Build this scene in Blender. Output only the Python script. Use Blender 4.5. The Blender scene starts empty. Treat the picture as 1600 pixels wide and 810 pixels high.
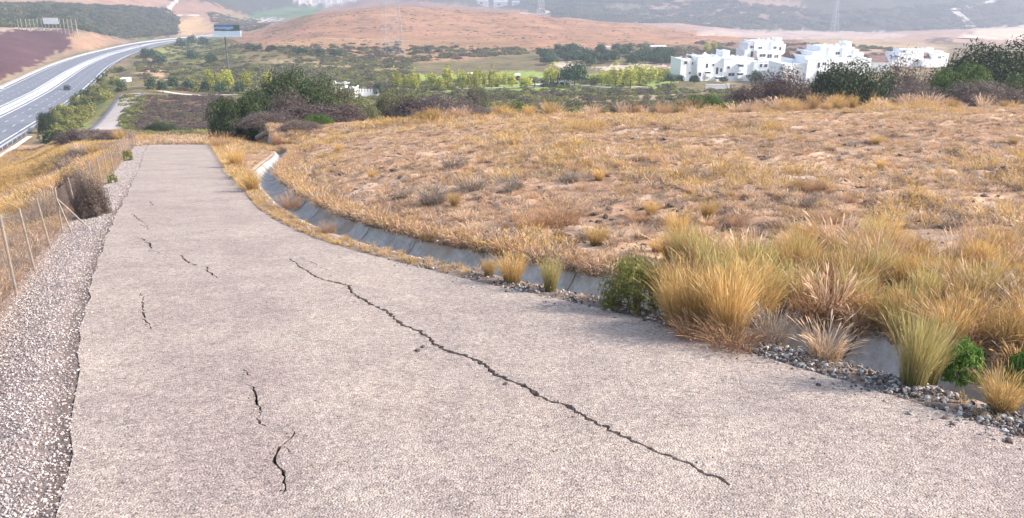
import bpy, math, random
import numpy as np
from mathutils import Vector, Matrix
from mathutils.geometry import delaunay_2d_cdt

random.seed(7)
RNG = np.random.default_rng(11)
S = bpy.context.scene
COL = S.collection

# ------------------------------------------------------------------ camera, world, sun, exposure
F_PX = 1300.0
PITCH = math.radians(19.7)
EZ = 2.2
cam_d = bpy.data.cameras.new('camera')
cam = bpy.data.objects.new('camera', cam_d); COL.objects.link(cam)
cam.location = (0, 0, EZ)
cam.rotation_euler = (math.pi / 2 - PITCH, 0, 0)
cam_d.lens = 36.0 * F_PX / 1600.0
cam_d.sensor_width = 36.0
cam_d.clip_start = 0.1
cam_d.clip_end = 20000
S.camera = cam
S.render.resolution_x = 1024; S.render.resolution_y = 518

SUN_EL = math.radians(31)
SUN_AZ = math.radians(93)            # from +Y towards +X
world = bpy.data.worlds.new('World'); S.world = world
world.use_nodes = True
wn = world.node_tree.nodes; wl = world.node_tree.links
sky = wn.new('ShaderNodeTexSky'); sky.sky_type = 'NISHITA'; sky.sun_disc = False
sky.sun_elevation = SUN_EL; sky.sun_rotation = SUN_AZ
sky.air_density = 1.3; sky.dust_density = 2.0
bg = wn['Background']; bg.inputs['Strength'].default_value = 0.12
wl.new(sky.outputs[0], bg.inputs[0])
sl = bpy.data.lights.new('sun', 'SUN'); sl.energy = 4.6; sl.angle = math.radians(0.6); sl.color = (1.0, 0.93, 0.86)
sun = bpy.data.objects.new('sun', sl); COL.objects.link(sun)
sdir = Vector((math.sin(SUN_AZ) * math.cos(SUN_EL), math.cos(SUN_AZ) * math.cos(SUN_EL), math.sin(SUN_EL)))
sun.rotation_euler = sdir.to_track_quat('Z', 'Y').to_euler()
sun.location = (30, 20, 60)
S.view_settings.view_transform = 'Standard'
S.view_settings.look = 'None'
S.view_settings.exposure = 1.55
S.view_settings.gamma = 1.0
S.cycles.max_bounces = 5
S.cycles.transparent_max_bounces = 8
S.cycles.volume_bounces = 0
S.cycles.use_denoising = True

# ------------------------------------------------------------------ helpers: projection
CT, ST = math.cos(PITCH), math.sin(PITCH)
def ts(u, v):
    a = (u - 800.0) / F_PX; b = (405.0 - v) / F_PX
    dy = CT + b * ST; dz = -ST + b * CT
    return a / dy, dz / dy
def onplane(u, v, z0=0.0, k=-0.171):
    t, s = ts(u, v); D = (z0 - EZ) / (s - k)
    return (t * D, D)
def proj(x, y, z):
    f = y * CT - (z - EZ) * ST; up = y * ST + (z - EZ) * CT
    f = np.maximum(f, 0.05)
    return 800 + F_PX * x / f, 405 - F_PX * up / f
def sstep(a, b, x):
    q = np.clip((x - a) / (b - a), 0, 1); return q * q * (3 - 2 * q)

# ------------------------------------------------------------------ helpers: noise
_perm = np.random.default_rng(3).random((256, 256))
def vnoise(x, y):
    xi = np.floor(x).astype(int); yi = np.floor(y).astype(int)
    fx = x - xi; fy = y - yi
    fx = fx * fx * (3 - 2 * fx); fy = fy * fy * (3 - 2 * fy)
    g = lambda i, j: _perm[i & 255, j & 255]
    return (g(xi, yi) * (1 - fx) + g(xi + 1, yi) * fx) * (1 - fy) + (g(xi, yi + 1) * (1 - fx) + g(xi + 1, yi + 1) * fx) * fy
def fbm(x, y, o=4):
    r = 0; a = 0.5
    for k in range(o):
        r = r + a * (vnoise(x + 17 * k, y + 31 * k) - 0.5); x = x * 2.03; y = y * 2.03; a *= 0.5
    return r

# ------------------------------------------------------------------ helpers: polylines
def resample(pts, step):
    pts = np.array(pts, float); seg = np.linalg.norm(np.diff(pts, axis=0), axis=1)
    s = np.concatenate([[0], np.cumsum(seg)]); n = max(2, int(s[-1] / step) + 1)
    q = np.linspace(0, s[-1], n)
    return np.stack([np.interp(q, s, pts[:, k]) for k in range(pts.shape[1])], 1)
def smooth(pts, it=3):
    p = np.array(pts, float)
    for _ in range(it):
        p[1:-1] = 0.25 * p[:-2] + 0.5 * p[1:-1] + 0.25 * p[2:]
    return p
def offset(pts, d):
    p = np.array(pts, float)[:, :2]; t = np.gradient(p, axis=0); t /= np.linalg.norm(t, axis=1)[:, None]
    dd = np.asarray(d)
    if dd.ndim: dd = dd[:, None]
    return p + np.stack([t[:, 1], -t[:, 0]], 1) * dd          # positive = to the right of travel
def sdist(x, y, poly):
    """signed distance to a polyline (right of travel positive)"""
    shp = x.shape; x = x.ravel(); y = y.ravel()
    best = np.full(x.shape, 1e18); sg = np.ones(x.shape)
    for k in range(len(poly) - 1):
        ax, ay = poly[k][:2]; bx, by = poly[k + 1][:2]
        dx, dy = bx - ax, by - ay; L2 = dx * dx + dy * dy
        q = np.clip(((x - ax) * dx + (y - ay) * dy) / L2, 0, 1)
        ex = x - ax - q * dx; ey = y - ay - q * dy; d2 = ex * ex + ey * ey
        m = d2 < best
        best[m] = d2[m]; sg[m] = np.sign(ex * dy - ey * dx)[m]
    sg[sg == 0] = 1
    return (np.sqrt(best) * sg).reshape(shp)

# ------------------------------------------------------------------ plan of the place (metres)
roadR = [(9.5, -8), (6.4, 0)] + [onplane(*p) for p in [(1600,685),(1500,650),(1400,620),(1300,590),(1200,562),(1100,530),(1000,497),(900,475),(800,455),(700,430),(600,405),(500,378),(440,352),(400,325),(385,305),(352,262),(330,228)]] + [(-24.0, 66.0)]
roadL = [(0.4, -8), (-1.6, 1.5)] + [onplane(*p) for p in [(108,810),(115,620),(140,450),(175,350),(196,310),(215,270),(232,228)]] + [(-28.6, 66.0)]
roadR = smooth(resample(roadR, 0.5), 4); roadL = smooth(resample(roadL, 0.5), 4)
_ry = roadR[:, 1]
drainC = offset(roadR, 1.0 + 2.7 * sstep(24, 47, _ry))
drainC = smooth(drainC[(_ry > 1.5) & (_ry < 48.5)], 12)
fenceL = offset(roadL, -0.85)

MOT_Z = lambda D: np.where(D < 250, -18 - 0.065 * D, -34.25 - 0.056 * (D - 250))
def mot(u, v):
    t, s = ts(u, v)
    D = 20.2 / (-0.065 - s)
    if D > 250: D = (36.45 - 14.0) / (-0.056 - s)
    return (t * D, D)
_mc = [mot(*p) for p in [(62,158),(104,130),(140,103),(178,86),(244,68),(300,60.5)]]
_mc = [(p[0] - 3.6, p[1] - 1.2) for p in _mc]; mc0 = np.array(_mc[0])
_start = [tuple(mc0 - np.array([-0.34, 0.94]) * k) for k in (150, 100, 50)]
_mc = _start + _mc
e = np.array(_mc[-1]) - np.array(_mc[-2]); e /= np.linalg.norm(e)
_mc += [tuple(np.array(_mc[-1]) + e * 200 + np.array([20, 0])), tuple(np.array(_mc[-1]) + e * 500 + np.array([130, 0]))]
motC = smooth(resample(_mc, 12), 14)

FC = {   # far relief: at pixel column u, (distance, picture row) of the ground
 -500: [(60,330),(110,290),(180,235),(240,190),(290,150),(330,70),(345,60),(380,52),(650,20),(1500,-60),(2600,-120),(5200,-160)],
 0: [(60,300),(85,272),(100,259),(120,251),(127,244),(170,188),(256,140),(264,132),(400,85),(500,50),(525,47),(550,44),(620,30),(760,12),(900,2),(1500,-50),(2600,-110),(5200,-150)],
 100: [(60,262),(80,236),(100,220),(115,216),(140,204),(170,188),(195,170),(320,118),(480,93),(495,88),(520,62),(535,50),(560,47),(585,44),(680,30),(900,10),(1500,-40),(2600,-100),(5200,-150)],
 200: [(60,236),(85,226),(110,214),(135,202),(165,172),(195,148),(225,131),(300,112),(420,95),(640,77),(760,68),(800,64),(850,55),(1000,22),(1100,10),(1600,-30),(2600,-90),(5200,-150)],
 300: [(60,228),(85,228),(110,214),(135,196),(170,170),(205,151),(240,136),(320,110),(450,90),(700,68),(850,61),(950,54),(1000,50),(1050,40),(1120,26),(1500,2),(2600,-80),(5200,-140)],
 400: [(60,206),(85,210),(110,196),(150,172),(200,153),(240,140),(320,105),(400,82),(450,74),(600,58),(750,50),(900,52),(1100,44),(1300,38),(2000,28),(2600,5),(3400,-50),(5200,-120)],
 500: [(60,194),(85,206),(110,192),(150,169),(220,148),(260,134),(320,108),(400,85),(450,76),(600,38),(750,16),(900,30),(1500,34),(2200,22),(2900,5),(3600,-50),(5200,-120)],
 600: [(60,188),(85,203),(110,189),(150,166),(220,146),(260,134),(320,112),(400,92),(450,84),(600,38),(750,9),(900,24),(1500,30),(2200,16),(2900,-5),(3600,-60),(5200,-130)],
 800: [(60,186),(85,202),(110,190),(150,166),(220,143),(260,128),(320,108),(400,90),(450,82),(600,46),(750,22),(900,36),(1500,26),(1800,10),(2300,-10),(3200,-90),(5200,-150)],
 1000: [(60,182),(85,204),(110,192),(150,164),(220,140),(260,124),(320,105),(400,88),(440,76),(600,54),(750,41),(900,47),(1200,42),(1600,30),(2000,5),(3000,-90),(5200,-160)],
 1200: [(60,176),(85,212),(110,196),(160,163),(200,147),(250,131),(300,114),(340,104),(400,90),(500,73),(700,64),(850,59),(1200,52),(1450,49),(1700,0),(2200,-70),(3200,-170),(5200,-200)],
 1400: [(60,170),(85,212),(110,196),(160,163),(200,147),(250,130),(300,114),(340,104),(400,92),(500,78),(700,66),(900,60),(1300,53),(1450,50),(1700,0),(2200,-75),(3200,-190),(5200,-220)],
 1600: [(60,166),(85,212),(110,196),(160,160),(200,144),(250,126),(300,112),(340,102),(400,92),(500,80),(700,68),(900,60),(1300,48),(1400,44),(1700,0),(2200,-80),(3200,-200),(5200,-230)],
 2200: [(60,166),(85,205),(110,190),(160,150),(250,122),(340,98),(500,76),(900,58),(1300,40),(1700,-10),(2200,-90),(3200,-200),(5200,-230)],
}
_us = sorted(FC); LT = [(u - 800) / F_PX / 1.02 for u in _us]
GD = np.exp(np.linspace(math.log(40), math.log(5300), 420)); GT = np.linspace(-1.4, 1.4, 281)
_cols = []
for u in _us:
    a = FC[u]; D = [p[0] for p in a]
    z = [EZ + ts(u, p[1])[1] * p[0] for p in a]
    _cols.append(np.interp(np.log(GD), np.log(D), z))
_cols = np.array(_cols)
TAB = np.array([[0.0]])
_w = np.interp(GT, LT, np.arange(len(LT)))
_i0 = np.minimum(_w.astype(int), len(LT) - 2); _f = _w - _i0; _f = _f * _f * (3 - 2 * _f) * 0.5 + _f * 0.5
TAB = _cols[_i0] * (1 - _f[:, None]) + _cols[_i0 + 1] * _f[:, None]
for _ in range(3):
    TAB[:, 1:-1] = 0.25 * TAB[:, :-2] + 0.5 * TAB[:, 1:-1] + 0.25 * TAB[:, 2:]
    TAB[1:-1] = 0.25 * TAB[:-2] + 0.5 * TAB[1:-1] + 0.25 * TAB[2:]
def far_h(x, y):
    y = np.maximum(y, 40.0); t = np.clip(x / y, -1.399, 1.399); l = np.clip(np.log(y), math.log(40), math.log(5300) - 1e-6)
    a = (t + 1.4) / 2.8 * 280; b = (l - math.log(40)) / (math.log(5300) - math.log(40)) * 419
    i = np.minimum(a.astype(int), 279); j = np.minimum(b.astype(int), 418); fa = a - i; fb = b - j
    return (TAB[i, j] * (1 - fa) + TAB[i + 1, j] * fa) * (1 - fb) + (TAB[i, j + 1] * (1 - fa) + TAB[i + 1, j + 1] * fa) * fb

def H(x, y, carve=False):
    x = np.atleast_1d(np.asarray(x, float)); y = np.atleast_1d(np.asarray(y, float))
    z = np.zeros(x.shape)
    near = y < 86
    if near.any():
        xn, yn = x[near], y[near]
        base = -0.171 * np.maximum(yn, -8) - 0.006 * np.maximum(yn - 54, 0) ** 2
        dr = sdist(xn, yn, roadR[::2]); dl = -sdist(xn, yn, roadL[::2]); dc = sdist(xn, yn, drainC[::2])
        # field to the right of the drain
        d = np.maximum(dc - 0.58, 0) * (dr > 0)
        rise = (0.03 + 1.85 * (1 - np.exp(-d / 6.0)) + 0.50 * sstep(10, 45, d)) * (0.30 + 0.70 * sstep(4, 38, yn)) * sstep(0.0, 0.8, d)
        bump = fbm(xn * 0.45, yn * 0.45, 3) * 0.55 * sstep(0.3, 3, d) + fbm(xn * 2.6, yn * 2.6, 3) * 0.22 * sstep(0.1, 1.5, d)
        zz = base + rise + bump
        # left of the road: shoulder, then bank falling to the motorway
        q = np.maximum(dl, 0)
        zz = zz + 0.012 - 0.11 * sstep(0.15, 0.85, q) - 0.43 * np.maximum(q - 1.1, 0) * (0.55 + .45 * sstep(0, 4, q))
        zz = zz + sstep(1.0, 3, q) * fbm(xn * 0.5, yn * 0.5, 3) * 0.6
        zz = zz + (np.abs(q) > 0) * fbm(xn * 3, yn * 3, 2) * 0.05
        if carve:
            inr = (dr < 0) & (dl < 0)
            edge = np.minimum(-dr, -dl)
            zz = np.where(inr, base - 0.004 - 0.14 * sstep(0.15, 0.42, edge), zz)
            zz = zz - 0.75 * (1 - sstep(0.43, 0.54, np.abs(dc))) * (dr > 0.1)
        zn = zz
        fh = far_h(xn, yn)
        w = sstep(54, 84, yn)
        z[near] = zn * (1 - w) + fh * w
    fr = ~near
    if fr.any():
        z[fr] = far_h(x[fr], y[fr])
    far = y > 60
    if far.any():
        xf, yf = x[far], y[far]
        amp = sstep(60, 130, yf) * (0.3 + 0.7 * sstep(220, 300, yf))
        zf = z[far] + amp * (fbm(xf / 14, yf / 14, 3) * 1.3 + fbm(xf / 90, yf / 90, 3) * np.clip(yf / 90 - 1, 0, 9) * 1.6)
        big = sstep(1400, 2300, yf)
        rid = 1 - np.abs(fbm(xf / 420 + 5, yf / 700, 4)) * 5
        zf = zf + big * rid * 42
        m = sdist(xf, yf, motC)
        k = sstep(15.5, 24, np.abs(m))
        inm = (yf > 60) & (yf < 1500) & (xf < -30)
        zf = np.where(inm, zf * k + (MOT_Z(yf) - (0.25 if carve else 0)) * (1 - k), zf)
        z[far] = zf
    return z
def h1(x, y): return float(H(np.array([x]), np.array([y]))[0])
_DS = np.exp(np.linspace(math.log(2.5), math.log(4800), 1500))
def hit(u, v, dmin=2.5):
    """the point of the ground that a pixel of the photograph shows"""
    t, s = ts(u, v)
    hz = H(t * _DS, _DS); rz = EZ + s * _DS
    k = np.where((rz < hz) & (_DS > dmin))[0]
    if len(k) == 0: return (t * 4000, 4000.0, h1(t * 4000, 4000.0))
    i = max(k[0], 1)
    a = rz[i - 1] - hz[i - 1]; b = rz[i] - hz[i]
    q = a / (a - b) if a > 0 and a != b else 0
    D = _DS[i - 1] + (_DS[i] - _DS[i - 1]) * q
    return (t * D, D, h1(t * D, D))
def at(u, D, v=120):
    t = ts(u, v)[0]; return (t * D, D, h1(t * D, D))

# ------------------------------------------------------------------ materials
def mat_new(name):
    m = bpy.data.materials.new(name); m.use_nodes = True
    return m, m.node_tree.nodes, m.node_tree.links, m.node_tree.nodes['Principled BSDF']
def N(nodes, t, **kw):
    n = nodes.new(t)
    for k, v in kw.items(): setattr(n, k, v)
    return n
def mixc(nodes, links, fac, a, b, blend='MIX'):
    n = nodes.new('ShaderNodeMix'); n.data_type = 'RGBA'; n.blend_type = blend
    for sock, val in ((n.inputs[0], fac), (n.inputs[6], a), (n.inputs[7], b)):
        if hasattr(val, 'is_linked') or hasattr(val, 'links'): links.new(val, sock)
        elif isinstance(val, (int, float)): sock.default_value = val
        else: sock.default_value = (*val, 1)
    return n.outputs[2]
def noise(nodes, links, scale, detail=3, rough=0.55, vec=None):
    n = nodes.new('ShaderNodeTexNoise'); n.inputs['Scale'].default_value = scale
    n.inputs['Detail'].default_value = detail; n.inputs['Roughness'].default_value = rough
    if vec is not None: links.new(vec, n.inputs['Vector'])
    return n
def ramp(nodes, links, src, stops):
    r = nodes.new('ShaderNodeValToRGB'); links.new(src, r.inputs[0]); e = r.color_ramp.elements
    while len(e) < len(stops): e.new(0.5)
    for k, (p, c) in enumerate(stops):
        e[k].position = p; e[k].color = (*c, 1) if not isinstance(c, (int, float)) else (c, c, c, 1)
    return r.outputs[0]
def pos(nodes): return nodes.new('ShaderNodeNewGeometry').outputs['Position']
def simple(name, col, rough=0.7, var=0.15, scale=8.0, bump=0.0, metallic=0.0, spec=0.3):
    m, n, l, p = mat_new(name)
    ns = noise(n, l, scale, 4, 0.6, pos(n))
    lo = tuple(c * (1 - var) for c in col); hi = tuple(min(1, c * (1 + var)) for c in col)
    l.new(ramp(n, l, ns.outputs[0], [(0.3, lo), (0.7, hi)]), p.inputs['Base Color'])
    p.inputs['Roughness'].default_value = rough; p.inputs['Metallic'].default_value = metallic
    p.inputs['Specular IOR Level'].default_value = spec
    if bump:
        b = n.new('ShaderNodeBump'); b.inputs['Strength'].default_value = bump; b.inputs['Distance'].default_value = 0.02
        l.new(ns.outputs[0], b.inputs['Height']); l.new(b.outputs[0], p.inputs['Normal'])
    return m
def leafmat(name, cols, trans=0.35, tipcols=None, rough=0.6):
    """foliage: colour differs leaf by leaf, light passes through the leaf"""
    m, n, l, p = mat_new(name)
    g = n.new('ShaderNodeNewGeometry')
    k = len(cols)
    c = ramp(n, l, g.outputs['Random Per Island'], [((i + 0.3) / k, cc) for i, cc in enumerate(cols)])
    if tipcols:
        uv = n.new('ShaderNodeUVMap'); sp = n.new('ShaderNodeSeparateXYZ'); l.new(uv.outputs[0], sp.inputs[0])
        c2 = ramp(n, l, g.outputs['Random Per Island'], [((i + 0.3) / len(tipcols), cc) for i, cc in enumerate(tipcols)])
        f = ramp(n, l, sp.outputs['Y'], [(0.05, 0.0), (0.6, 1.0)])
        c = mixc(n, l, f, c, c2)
    oi = n.new('ShaderNodeObjectInfo')
    hs = n.new('ShaderNodeHueSaturation'); l.new(c, hs.inputs['Color'])
    mr = n.new('ShaderNodeMapRange'); l.new(oi.outputs['Random'], mr.inputs[0]); mr.inputs[3].default_value = 0.75; mr.inputs[4].default_value = 1.2
    l.new(mr.outputs[0], hs.inputs['Value'])
    l.new(hs.outputs[0], p.inputs['Base Color']); p.inputs['Roughness'].default_value = rough
    p.inputs['Specular IOR Level'].default_value = 0.2
    tr = n.new('ShaderNodeBsdfTranslucent'); l.new(hs.outputs[0], tr.inputs[0])
    mx = n.new('ShaderNodeMixShader'); mx.inputs[0].default_value = trans
    l.new(p.outputs[0], mx.inputs[1]); l.new(tr.outputs[0], mx.inputs[2])
    l.new(mx.outputs[0], n['Material Output'].inputs[0])
    return m

def ground_material():
    m, n, l, p = mat_new('ground_cover')
    at_ = n.new('ShaderNodeAttribute'); at_.attribute_name = 'col'
    P = pos(n)
    big = noise(n, l, 0.035, 5, 0.6, P); mid = noise(n, l, 0.5, 5, 0.65, P); fine = noise(n, l, 9.0, 5, 0.7, P); pat = noise(n, l, 0.13, 6, 0.7, P)
    c = mixc(n, l, 1.0, at_.outputs['Color'], ramp(n, l, big.outputs[0], [(0.3, (0.72, 0.70, 0.72)), (0.7, (1.2, 1.16, 1.1))]), 'MULTIPLY')
    c = mixc(n, l, 1.0, c, ramp(n, l, mid.outputs[0], [(0.3, (0.7, 0.7, 0.72)), (0.7, (1.25, 1.2, 1.15))]), 'MULTIPLY')
    c = mixc(n, l, 1.0, c, ramp(n, l, fine.outputs[0], [(0.3, (0.72, 0.7, 0.68)), (0.7, (1.22, 1.2, 1.2))]), 'MULTIPLY')
    # patches of scrub: alpha of the attribute says how much of the ground they cover
    sub = n.new('ShaderNodeMath'); sub.operation = 'ADD'; l.new(pat.outputs[0], sub.inputs[0])
    sc = n.new('ShaderNodeMath'); sc.operation = 'MULTIPLY_ADD'; l.new(at_.outputs['Alpha'], sc.inputs[0]); sc.inputs[1].default_value = 0.5; sc.inputs[2].default_value = -0.32
    l.new(sc.outputs[0], sub.inputs[1])
    f = ramp(n, l, sub.outputs[0], [(0.46, 0.0), (0.56, 1.0)])
    scol = mixc(n, l, mid.outputs[0], (0.035, 0.045, 0.022), (0.13, 0.12, 0.06))
    c = mixc(n, l, f, c, scol)
    l.new(c, p.inputs['Base Color']); p.inputs['Roughness'].default_value = 0.95; p.inputs['Specular IOR Level'].default_value = 0.1
    b1 = n.new('ShaderNodeBump'); b1.inputs['Strength'].default_value = 0.7; b1.inputs['Distance'].default_value = 1.2; l.new(mid.outputs[0], b1.inputs['Height'])
    b2 = n.new('ShaderNodeBump'); b2.inputs['Strength'].default_value = 0.6; b2.inputs['Distance'].default_value = 0.05
    l.new(fine.outputs[0], b2.inputs['Height']); l.new(b2.outputs[0], p.inputs['Normal'])
    return m

def road_material():
    m, n, l, p = mat_new('chip_seal')
    P = pos(n)
    v = n.new('ShaderNodeTexVoronoi'); v.inputs['Scale'].default_value = 72; l.new(P, v.inputs['Vector'])
    v2 = n.new('ShaderNodeTexVoronoi'); v2.inputs['Scale'].default_value = 36; l.new(P, v2.inputs['Vector'])
    sp = n.new('ShaderNodeSeparateColor'); l.new(v.outputs['Color'], sp.inputs[0])
    sp2 = n.new('ShaderNodeSeparateColor'); l.new(v2.outputs['Color'], sp2.inputs[0])
    chips = ramp(n, l, sp.outputs[0], [(0.0, (0.16, 0.127, 0.102)), (0.12, (0.290, 0.240, 0.204)), (0.55, (0.370, 0.308, 0.264)), (0.90, (0.432, 0.364, 0.316)), (1.0, (0.54, 0.465, 0.39))])
    chips = mixc(n, l, 1.0, chips, ramp(n, l, sp2.outputs[1], [(0.0, (0.80, 0.78, 0.79)), (0.5, (1, 1, 1)), (1.0, (1.15, 1.14, 1.12))]), 'MULTIPLY')
    big = noise(n, l, 0.9, 5, 0.65, P); str_ = noise(n, l, 5.0, 5, 0.7, P)
    c = mixc(n, l, 1.0, chips, ramp(n, l, big.outputs[0], [(0.32, (0.88, 0.86, 0.87)), (0.68, (1.10, 1.09, 1.07))]), 'MULTIPLY')
    c = mixc(n, l, 1.0, c, ramp(n, l, str_.outputs[0], [(0.3, (0.84, 0.83, 0.84)), (0.7, (1.13, 1.12, 1.11))]), 'MULTIPLY')
    pt = noise(n, l, 0.33, 6, 0.7, P); c = mixc(n, l, 1.0, c, ramp(n, l, pt.outputs[0], [(0.40, (0.90, 0.88, 0.90)), (0.5, (1, 1, 1)), (0.62, (1.05, 1.04, 1.02))]), 'MULTIPLY')
    sp3 = noise(n, l, 22, 4, 0.8, P); c = mixc(n, l, ramp(n, l, sp3.outputs[0], [(0.66, 0.0), (0.74, 0.7)]), c, (0.10, 0.085, 0.075))      # lost chips, dark binder showing
    du = noise(n, l, 1.7, 6, 0.75, P); c = mixc(n, l, ramp(n, l, du.outputs[0], [(0.52, 0.0), (0.68, 0.35)]), c, (0.43, 0.36, 0.31))        # dust
    l.new(c, p.inputs['Base Color']); p.inputs['Roughness'].default_value = 0.85; p.inputs['Specular IOR Level'].default_value = 0.25
    b = n.new('ShaderNodeBump'); b.inputs['Strength'].default_value = 0.9; b.inputs['Distance'].default_value = 0.008; b.invert = True
    l.new(v.outputs['Distance'], b.inputs['Height'])
    b2 = n.new('ShaderNodeBump'); b2.inputs['Strength'].default_value = 0.5; b2.inputs['Distance'].default_value = 0.03
    l.new(str_.outputs[0], b2.inputs['Height']); l.new(b.outputs[0], b2.inputs['Normal']); l.new(b2.outputs[0], p.inputs['Normal'])
    return m
def stone_material(name, stops):
    m, n, l, p = mat_new(name)
    oi = n.new('ShaderNodeObjectInfo')
    g = n.new('ShaderNodeNewGeometry')
    wn_ = n.new('ShaderNodeTexWhiteNoise'); wn_.noise_dimensions = '1D'
    l.new(oi.outputs['Random'], wn_.inputs['W'])
    c = ramp(n, l, wn_.outputs['Value'], stops)
    ns = noise(n, l, 60, 3, 0.6, pos(n))
    c = mixc(n, l, 1.0, c, ramp(n, l, ns.outputs[0], [(0.3, (0.8, 0.8, 0.8)), (0.7, (1.15, 1.15, 1.15))]), 'MULTIPLY')
    l.new(c, p.inputs['Base Color']); p.inputs['Roughness'].default_value = 0.8
    return m

M = {}
M['ground'] = ground_material()
M['road'] = road_material()
M['crack'] = simple('crack_earth', (0.035, 0.028, 0.024), 0.95, 0.5, 60)
M['stone'] = stone_material('gravel_stone', [(0.0, (0.13, 0.105, 0.10)), (0.25, (0.29, 0.24, 0.22)), (0.7, (0.43, 0.365, 0.335)), (0.93, (0.52, 0.46, 0.42)), (1.0, (0.64, 0.59, 0.55))])
M['stone_grey'] = stone_material('verge_stone', [(0.0, (0.07, 0.062, 0.058)), (0.4, (0.19, 0.165, 0.15)), (0.8, (0.34, 0.30, 0.27)), (1.0, (0.56, 0.52, 0.48))])
M['clod'] = simple('clod', (0.10, 0.07, 0.055), 0.95, 0.4, 40, 0.4)
def concrete_mat():
    m, n, l, p = mat_new('drain_concrete'); P = pos(n)
    a = noise(n, l, 2.2, 6, .7, P); b = noise(n, l, 14, 5, .7, P); d = noise(n, l, .8, 3, .6, P)
    c = ramp(n, l, a.outputs[0], [(.3, (.30, .28, .26)), (.5, (.44, .42, .39)), (.72, (.56, .54, .51))])
    c = mixc(n, l, 1.0, c, ramp(n, l, b.outputs[0], [(.3, (.75, .74, .73)), (.7, (1.15, 1.15, 1.15))]), 'MULTIPLY')
    c = mixc(n, l, ramp(n, l, d.outputs[0], [(.52, 0.0), (.64, .75)]), c, (.33, .25, .18))
    l.new(c, p.inputs['Base Color']); p.inputs['Roughness'].default_value = .9
    bp = n.new('ShaderNodeBump'); bp.inputs['Strength'].default_value = .6; bp.inputs['Distance'].default_value = .02; l.new(b.outputs[0], bp.inputs['Height']); l.new(bp.outputs[0], p.inputs['Normal'])
    return m
M['concrete'] = concrete_mat()
M['conc_pale'] = simple('pale_concrete', (0.68, 0.66, 0.62), 0.8, 0.1, 0.4)
M['asphalt'] = simple('motorway_asphalt', (0.15, 0.148, 0.165), 0.45, 0.22, 0.22, 0.0, spec=0.5)
M['side_asphalt'] = simple('side_road_surface', (0.44, 0.37, 0.33), 0.85, 0.12, 0.4)
M['white_paint'] = simple('white_paint', (0.80, 0.80, 0.78), 0.6, 0.08, 0.7)
M['galv'] = simple('galvanised_steel', (0.55, 0.56, 0.58), 0.45, 0.1, 3, metallic=0.6)
M['post'] = simple('fence_post_steel', (0.27, 0.225, 0.19), 0.7, 0.25, 14, metallic=0.3)
M['wire'] = simple('rusty_wire', (0.30, 0.22, 0.18), 0.7, 0.3, 20, metallic=0.3)
M['wall'] = simple('white_render', (0.86, 0.86, 0.86), 0.8, 0.05, 0.3)
M['glass'] = simple('window_glass', (0.06, 0.075, 0.09), 0.15, 0.3, 0.4, spec=0.6)
M['tile'] = simple('roof_tile', (0.20, 0.12, 0.10), 0.85, 0.25, 1.2)
M['bark'] = simple('bark', (0.13, 0.10, 0.08), 0.9, 0.3, 10, 0.4)
M['deadwood'] = simple('dead_wood', (0.26, 0.19, 0.15), 0.9, 0.25, 8, 0.4)
M['track'] = simple('dirt_track', (0.58, 0.50, 0.42), 0.95, 0.12, 0.3)
M['blue_print'] = None
M['dk_metal'] = simple('dark_steel', (0.12, 0.12, 0.13), 0.5, 0.2, 1)
M['car_paint'] = simple('car_paint', (0.015, 0.016, 0.022), 0.25, 0.1, 1, spec=0.6)
M['rubber'] = simple('tyre_rubber', (0.02, 0.02, 0.02), 0.8, 0.1, 5)
M['lamp'] = simple('lamp_glass', (0.45, 0.05, 0.04), 0.3, 0.1, 5)

GOLD = [(0.44, 0.25, 0.085), (0.55, 0.35, 0.12), (0.62, 0.43, 0.17), (0.52, 0.30, 0.11), (0.68, 0.51, 0.25)]
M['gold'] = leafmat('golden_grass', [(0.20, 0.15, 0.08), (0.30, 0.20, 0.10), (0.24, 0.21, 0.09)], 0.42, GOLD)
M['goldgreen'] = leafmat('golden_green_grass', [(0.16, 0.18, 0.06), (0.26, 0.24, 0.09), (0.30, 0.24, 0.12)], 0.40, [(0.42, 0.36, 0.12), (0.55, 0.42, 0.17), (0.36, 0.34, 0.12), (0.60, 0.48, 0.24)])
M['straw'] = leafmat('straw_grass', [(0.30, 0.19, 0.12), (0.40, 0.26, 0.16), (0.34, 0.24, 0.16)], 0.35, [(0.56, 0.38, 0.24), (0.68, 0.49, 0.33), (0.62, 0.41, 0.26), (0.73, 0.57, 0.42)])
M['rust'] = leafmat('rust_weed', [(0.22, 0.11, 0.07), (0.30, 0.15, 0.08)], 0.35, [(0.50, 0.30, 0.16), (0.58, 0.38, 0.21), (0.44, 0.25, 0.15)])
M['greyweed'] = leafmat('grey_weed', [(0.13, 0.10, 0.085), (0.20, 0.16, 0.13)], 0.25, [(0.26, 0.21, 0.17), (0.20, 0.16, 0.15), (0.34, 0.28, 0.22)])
M['twig'] = leafmat('twig_brown', [(0.10, 0.075, 0.065), (0.15, 0.11, 0.095), (0.19, 0.145, 0.12)], 0.2)
M['leaf_dark'] = leafmat('dark_leaf', [(0.022, 0.036, 0.016), (0.04, 0.06, 0.02), (0.055, 0.078, 0.028), (0.085, 0.115, 0.038)], 0.14)
M['leaf_mid'] = leafmat('mid_leaf', [(0.04, 0.07, 0.02), (0.08, 0.13, 0.03), (0.13, 0.19, 0.045)], 0.35)
M['leaf_olive'] = leafmat('olive_leaf', [(0.09, 0.10, 0.045), (0.16, 0.165, 0.07), (0.24, 0.22, 0.11)], 0.3)
M['leaf_bright'] = leafmat('yellow_green_leaf', [(0.14, 0.18, 0.04), (0.26, 0.28, 0.06), (0.36, 0.33, 0.10), (0.20, 0.17, 0.08)], 0.4)
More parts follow.
